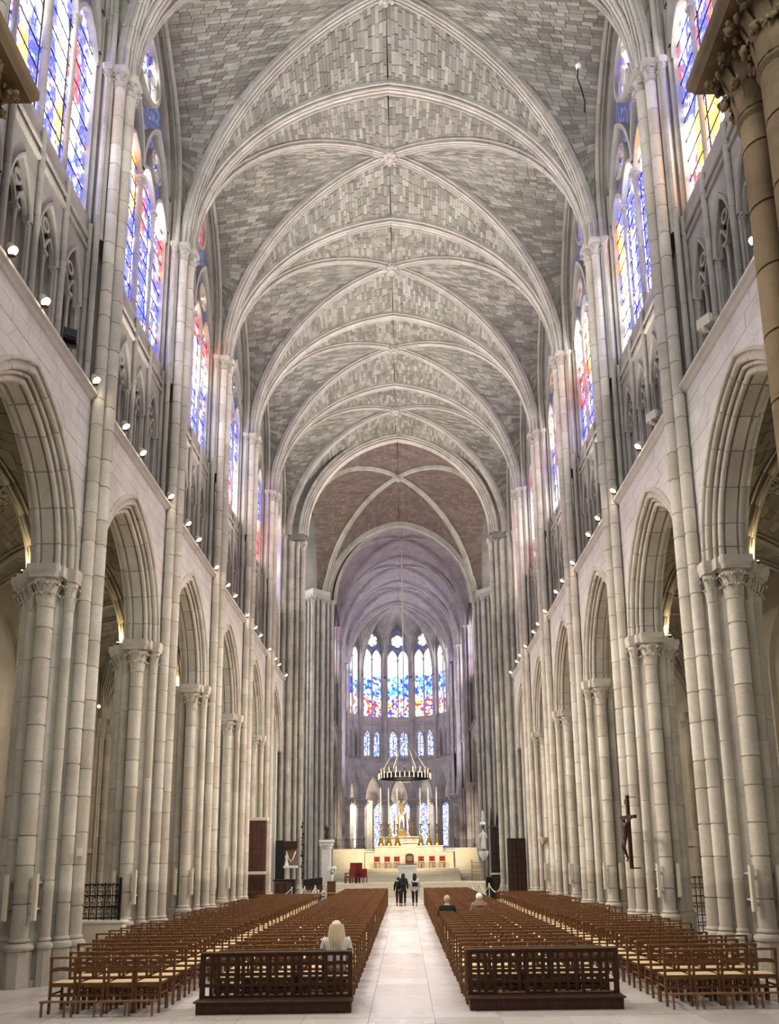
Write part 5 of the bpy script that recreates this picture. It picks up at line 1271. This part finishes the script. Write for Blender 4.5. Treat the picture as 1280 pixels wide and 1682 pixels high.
# carved confessional / panelling on the left
r = T('carved_panelling', (-6.82, 39.7, 0), 'tall carved red-brown wooden confessional screen between the left piers', 'cabinet', 0)
def panel(root, x0, x1, y, z0, z1, nx, nz, m, m2):
    for i in range(nx):
        for j in range(nz):
            a = x0+(x1-x0)*(i+.1)/nx; b = x0+(x1-x0)*(i+.9)/nx; c = z0+(z1-z0)*(j+.08)/nz; d = z0+(z1-z0)*(j+.92)/nz; mb = MB(); mb.box(a, b, y-.03, y, c, d, .008); cx, cz = (a+b)/2, (c+d)/2
            for q in range(4): t = PI/4+PI/2*q; mb.sphere((cx+(b-a)*.24*math.cos(t), y-.035, cz+(d-c)*.28*math.sin(t)), min(b-a, d-c)*.16, 1, .4, 1, 6, 4)
            mb.lathe(0, 0, [(0, 0)], 3) if 0 else None; link('carved_panel', mb.mesh('carved_panel', m2), root)
mb = MB(); mb.box(-.5, .42, 0, .3, 0, 4.25, .02); Pp(r, 'case', mb, 'oak'); panel(r, -.46, .38, 0, 1.95, 4.15, 4, 7, 'oak', 'oak')
mb = MB(); mb.box(-.56, .5, -.1, .33, 4.25, 4.40, .03); Pp(r, 'cornice', mb, 'lime'); mb = MB(); mb.box(-.54, .46, -.08, .02, 1.72, 1.86, .02); Pp(r, 'ledge', mb, 'speaker'); panel(r, -.46, .38, 0, .2, 1.65, 3, 2, 'oak', 'darkwood')
r = T('wooden_bench', (-6.15, 39.2, 0), 'low dark wooden settle with a red-brown cushion before the carved screen', 'bench')
mb = MB(); mb.box(-.4, .5, -.2, .2, .55, .62, .01); Pp(r, 'seat', mb, 'oak'); mb = MB(); mb.box(-.4, .5, -.18, .2, 0, .55); Pp(r, 'seat_box', mb, 'black'); mb = MB(); mb.box(-.3, .3, -.15, .15, .62, .7, .02); Pp(r, 'cushion', mb, 'red')
r = T('pulpit_desk', (-6.28, 44.6, 0), 'boxy dark wooden desk behind the white rope', 'desk')
mb = MB(); mb.box(-.42, .35, -.3, .3, 0, 1.3, .02); Pp(r, 'case', mb, 'oak'); mb = MB(); mb.box(-.48, .7, -.36, .36, 1.3, 1.38, .01); Pp(r, 'top', mb, 'black'); mb = MB(); mb.box(.45, .68, -.3, .3, 0, 1.3, .01); Pp(r, 'side_panel', mb, 'black'); panel(r, -.38, .3, -.3, .15, 1.2, 2, 2, 'oak', 'darkwood')
r = T('monument_niche', (-6.3, 46.05, 0), 'dark wooden niche framing a pale bust with a white swag against the crossing pier', 'monument')
mb = MB(); mb.box(-.62, -.12, -.12, .12, 0, 3.45, .02); Pp(r, 'dark_post', mb, 'black'); mb = MB(); mb.box(-.15, .6, -.25, .12, 3.05, 3.4, .02); Pp(r, 'canopy', mb, 'darkwood'); mb = MB(); mb.box(-.12, .55, .05, .12, 2.05, 3.05); Pp(r, 'back_panel', mb, 'cloth_b')
mb = MB(); mb.box(-.15, .6, -.25, .12, 1.95, 2.07, .01); Pp(r, 'shelf', mb, 'marble'); mb = MB(); mb.tube([(-.02+.13*i, -.1, 2.85-.55*math.sin(PI*i/4)) for i in range(5)], .035, 6); Pp(r, 'swag', mb, 'marble', 50)
mb = MB(); mb.lathe(.0, -.05, [(.13, 2.07), (.08, 2.3), (.06, 2.4), (.1, 2.5), (.09, 2.62), (.0, 2.7)], 10); Pp(r, 'bust', mb, 'marble', 50)
# dark twisted ornament on the edge of the crossing pier
r = T('wall_ornament', (-5.56, 47.0, 1.3), 'narrow dark carved ornament climbing the inner edge of the left crossing pier', 'ornament')
mb = MB(); mb.bar((0, 0, 0), (0, 0, 3.3), .03)
for i in range(16): mb.sphere((.03*math.sin(i*1.7), 0, .12+.2*i), .055+.02*math.sin(i*2.3), 1, 1, 1.5, 6, 4)
Pp(r, 'carving', mb, 'black', 40)
# right side: dark carved doors, gothic screen, wall speaker
r = T('carved_doors', (6.40, 45.9, 0), 'tall almost black carved wooden doors standing between the right piers', 'door')
mb = MB(); mb.box(-.5, .52, -.05, .25, 0, 3.4, .02); Pp(r, 'case', mb, 'black')
for j in range(2): mb = MB(); mb.box(-.46+.5*j, -.02+.5*j, -.1, -.05, .05, 3.3, .01); d = Pp(r, 'door_leaf', mb, 'darkwood'); 
panel(r, -.46, .46, -.1, .3, 3.2, 4, 7, 'darkwood', 'bronze')
r = T('gothic_screen', (5.62, 49.0, 0), 'slender black gothic wooden canopy screen with crocketed spires', 'screen')
mb = MB(); mb.box(-.33, .33, -.2, .2, 0, 4.1, .02); Pp(r, 'case', mb, 'black'); mb = MB(); mb.box(-.4, .4, -.28, .28, 4.1, 4.22, .02); Pp(r, 'cornice', mb, 'oak'); mb = MB(); mb.box(-.36, .36, -.26, -.2, 1.4, 1.5); Pp(r, 'ledge', mb, 'speaker'); panel(r, -.28, .28, -.2, 1.6, 4.0, 2, 5, 'darkwood', 'bronze'); panel(r, -.28, .28, -.2, .2, 1.35, 1, 2, 'darkwood', 'bronze')
for x, h in ((-.22, 1.05), (.12, .8), (.3, 1.1)):
    mb = MB(); mb.lathe(x, 0, [(.09, 4.2), (.1, 4.35), (.02, 4.2+h)], 6)
    for q in range(5): mb.sphere((x, 0, 4.4+(h-.3)*q/5), .09-.013*q, 1, 1, .6, 6, 4)
    Pp(r, 'spire', mb, 'black', 40)
r = T('loudspeaker', (5.05, 48.0, 0), 'black box loudspeaker on the floor beside the gothic screen', 'speaker'); mb = MB(); mb.box(-.2, .2, -.18, .18, .35, 1.3, .02); Pp(r, 'cabinet', mb, 'black'); mb = MB(); mb.box(-.15, .15, -.15, .15, 0, .35); Pp(r, 'stand', mb, 'black'); mb = MB(); mb.box(-.16, .16, -.2, -.18, .5, 1.2, .005); Pp(r, 'mesh_front', mb, 'iron')
# crucifix on the second right pier
r = T('crucifix', (6.28, 22.25, 2.0), 'dark wooden crucifix with a carved figure fixed on brackets to the second right pier', 'crucifix', math.radians(-80))
mb = MB(); mb.box(-.05, .05, -.04, .04, 0, 1.95, .005); Pp(r, 'upright', mb, 'bronze'); mb = MB(); mb.box(-.42, .42, -.04, .04, 1.32, 1.41, .005); Pp(r, 'crossbar', mb, 'bronze'); mb = MB(); mb.box(-.08, .08, -.06, -.04, 1.7, 1.84, .004); Pp(r, 'plaque', mb, 'oak')
J = {'pel': ((0, -.12, .86), (.075, .06)), 'ch': ((0, -.11, 1.1), (.095, .065)), 'nk': ((0, -.12, 1.24), .035), 'hd': ((.02, -.16, 1.33), (.05, .06)), 'kL': ((-.05, -.2, .58), .038), 'kR': ((.05, -.2, .58), .038), 'fL': ((-.02, -.08, .28), .024), 'fR': ((.02, -.09, .27), .024), 'tL': ((-.02, -.13, .2), .02), 'tR': ((.02, -.14, .19), .02),
     'sL': ((-.11, -.1, 1.2), .038), 'eL': ((-.25, -.09, 1.28), .028), 'wL': ((-.39, -.07, 1.37), .02), 'sR': ((.11, -.1, 1.2), .038), 'eR': ((.25, -.09, 1.28), .028), 'wR': ((.39, -.07, 1.37), .02)}
link('figure', skin_mesh('figure', J, [('pel', 'ch'), ('ch', 'nk'), ('nk', 'hd'), ('pel', 'kL'), ('pel', 'kR'), ('kL', 'fL'), ('kR', 'fR'), ('fL', 'tL'), ('fR', 'tR'), ('ch', 'sL'), ('sL', 'eL'), ('eL', 'wL'), ('ch', 'sR'), ('sR', 'eR'), ('eR', 'wR')], 'bronze'), r)
mb = MB(); mb.bar((0, .04, .02), (0, .26, .02), .03); mb.bar((0, .04, 1.9), (0, .26, 1.9), .02); Pp(r, 'bracket', mb, 'iron')
# notice board, gates, column loudspeakers, wall shelf
r = T('notice_board', (7.62, 35.9, 0), 'black board with a blue and white leaflet beside the fourth right pier', 'sign')
mb = MB(); mb.box(-.3, .3, -.03, .03, .75, 1.85, .01); Pp(r, 'board', mb, 'black'); mb = MB(); mb.box(-.25, -.19, -.03, .03, 0, .8); mb.box(.19, .25, -.03, .03, 0, .8); Pp(r, 'leg', mb, 'black'); mb = MB(); mb.box(-.05, .26, -.045, -.03, 1.1, 1.6); Pp(r, 'leaflet', mb, 'white')
mb = MB(); mb.box(-.02, .23, -.05, -.045, 1.13, 1.57); Pp(r, 'blue_print', mb, 'blue'); mb = MB(); mb.sphere((.1, -.05, 1.4), .07, 1, .15, 1, 8, 6); mb.box(.02, .18, -.055, -.05, 1.18, 1.24); Pp(r, 'white_mark', mb, 'white')
g = grille('iron_gate', (8.45, 24.5, .05), .9, 1.7, 'black iron gate leaf with a white notice between the first and second right piers', 'gate', 7, .0, 3)
mb = MB(); mb.box(.62, .78, -.06, -.03, .85, 1.2); Pp(g, 'notice', mb, 'white'); mb = MB()
for q in range(3): mb.box(.65, .75, -.065, -.06, .92+.09*q, .95+.09*q)
Pp(g, 'printed_line', mb, 'black'); mb = MB(); mb.box(.5, .75, .01, .03, 0, 1.72); Pp(g, 'side_sheet', mb, 'black')
r = T('low_wall', (-7.55, 21.3, 0), 'low pale stone wall under the iron railing between the two nearest left piers', 'wall'); mb = MB(); mb.box(-.7, .7, -.15, .15, 0, .86, .01); Pp(r, 'wall_block', mb, 'lime'); mb = MB(); mb.box(-.75, .75, -.2, .2, .86, .92, .01); Pp(r, 'coping', mb, 'marble')
grille('iron_railing', (-7.95, 21.3, .92), .95, .92, 'black iron scrollwork railing on the low wall between the two nearest left piers', 'railing', 5, 0, 3)
for s in (-1, 1):
    for k, y in enumerate(PY):
        for j, dx in enumerate((-.27, .27)):
            nm = ('nearest', 'second', 'third', 'fourth', 'fifth')[k]
            r = T('column_loudspeaker', (s*XP+dx, y-.93+.06*j, 1.25), 'slim cream column loudspeaker on the %s side of the big shaft, %s %s pier' % (('nave' if dx*s < 0 else 'aisle'), nm, SIDE[s]), 'speaker', -s*.0, 'column loudspeakers on the piers')
            mb = MB(); mb.box(-.045, .045, -.05, .05, 0, .88, .01); Pp(r, 'case', mb, 'speaker'); mb = MB(); mb.box(-.035, .035, -.055, -.05, .03, .85); Pp(r, 'grille', mb, 'lime'); mb = MB(); mb.box(-.02, .02, .05, .30, .2, .24); mb.box(-.02, .02, .05, .30, .7, .74); Pp(r, 'bracket', mb, 'speaker')
r = T('socket_box', (-6.42, 17.0, 2.48), 'small white junction box on the inner shaft of the nearest left pier', 'box', .3); mb = MB(); mb.box(-.05, .05, -.04, .04, 0, .15, .008); Pp(r, 'box', mb, 'marble'); mb = MB(); mb.box(-.03, .03, -.045, -.04, .05, .1); Pp(r, 'cover', mb, 'white')
r = T('wall_shelf', (6.95, 40.4, 3.2), 'small stone bracket shelf on the fifth right pier', 'shelf'); mb = MB(); mb.lathe(0, 0, [(.02, -.25), (.08, -.12), (.22, 0), (.25, .06), (.25, .1), (.0, .1)], 12); Pp(r, 'bracket', mb, 'lime', 40)
r = T('hanging_cable', (5.6, 19.6, 23.3), 'thin looped cable hanging from a hole in the nearest right-hand vault web', 'cable'); mb = MB(); mb.tube([(0, 0, 1.6), (-.05, 0, 1.2), (.05, 0, .8), (.12, 0, .35), (.1, 0, 0)], .02, 6); Pp(r, 'wire', mb, 'iron'); mb = MB(); mb.sphere((0, 0, 1.62), .09, 1, 1, 1, 8, 6); Pp(r, 'fitting', mb, 'white', 50)
# rope barriers
def rope(pts, lab):
    r = T('rope_barrier', (pts[0][0], pts[0][1], 0), lab, 'barrier')
    for i, (x, y) in enumerate(pts):
        mb = MB(); mb.lathe(x-pts[0][0], y-pts[0][1], [(.16, 0), (.16, .02), (.03, .05), (.025, .9), (.045, .93), (.03, .98), (0, 1.0)], 10); Pp(r, 'stanchion', mb, 'speaker', 40)
        if i:
            (x0, y0), (x1, y1) = pts[i-1], pts[i]; mb = MB()
            mb.tube([(x0-pts[0][0]+(x1-x0)*t, y0-pts[0][1]+(y1-y0)*t, .9-.38*math.sin(PI*t)) for t in [j/8 for j in range(9)]], .028, 6); Pp(r, 'rope', mb, 'rope', 60)
rope([(-7.0, 44.0), (-5.75, 44.3), (-5.2, 45.3), (-4.75, 46.4), (-4.3, 47.8)], 'white rope barrier in front of the left desk and piano')
rope([(4.1, 49.2), (4.5, 47.9), (4.9, 46.6), (5.5, 45.6)], 'white rope barrier near the black gothic screen on the right')
rope([(-.78, 47.2), (1.2, 47.2)], 'dark rope across the end of the central aisle')
for s in (-1, 1):
    for k, y in enumerate([YA-L0]+PY):
        nm = ('hidden first', 'nearest', 'second', 'third', 'fourth', 'fifth')[k]
        r = T('capital_uplight', (s*7.95, y-.45, Z_SPR), 'small warm uplight lying on the aisle-side capital of the %s pier, %s side' % (nm, SIDE[s]), 'lamp', 0, 'uplights on the capitals')
        mb = MB(); mb.box(-.08, .08, -.05, .05, 0, .08, .01); Pp(r, 'housing', mb, 'black'); mb = MB(); mb.box(-.07, .07, -.04, .04, .08, .09); Pp(r, 'lens', mb, 'lamp')
        L = bpy.data.lights.new('uplight_beam', 'SPOT'); L.energy = 26; L.color = (1, .80, .5); L.spot_size = math.radians(120); L.spot_blend = .9; L.shadow_soft_size = .05
        lo = bpy.data.objects.new('uplight_beam', L); C.objects.link(lo); lo.parent = r; lo.location = (0, 0, .12); lo.rotation_euler = Vector((s*.5, .1, 1)).to_track_quat('-Z', 'Y').to_euler()
        L = bpy.data.lights.new('aisle_lamp', 'POINT'); L.energy = 22 if s < 0 else 20; L.color = (1, .93, .82); L.shadow_soft_size = .3
        lo = bpy.data.objects.new('aisle_lamp', L); C.objects.link(lo); lo.location = (s*11.2, y+3, 7.5)
# small light fittings in the aisles
for s, x, y in ((-1, -10.2, 27.5), (1, 10.6, 29.0)):
    r = T('wall_light', (x, y, 7.6), 'small bright globe light glowing in the %s aisle' % SIDE[s], 'lamp'); mb = MB(); mb.sphere((0, 0, 0), .05, 1, 1, 1, 10, 8); Pp(r, 'globe', mb, 'lamp', 60); mb = MB(); mb.bar((0, 0, .1), (0, 0, 1.2), .02); Pp(r, 'rod', mb, 'iron')
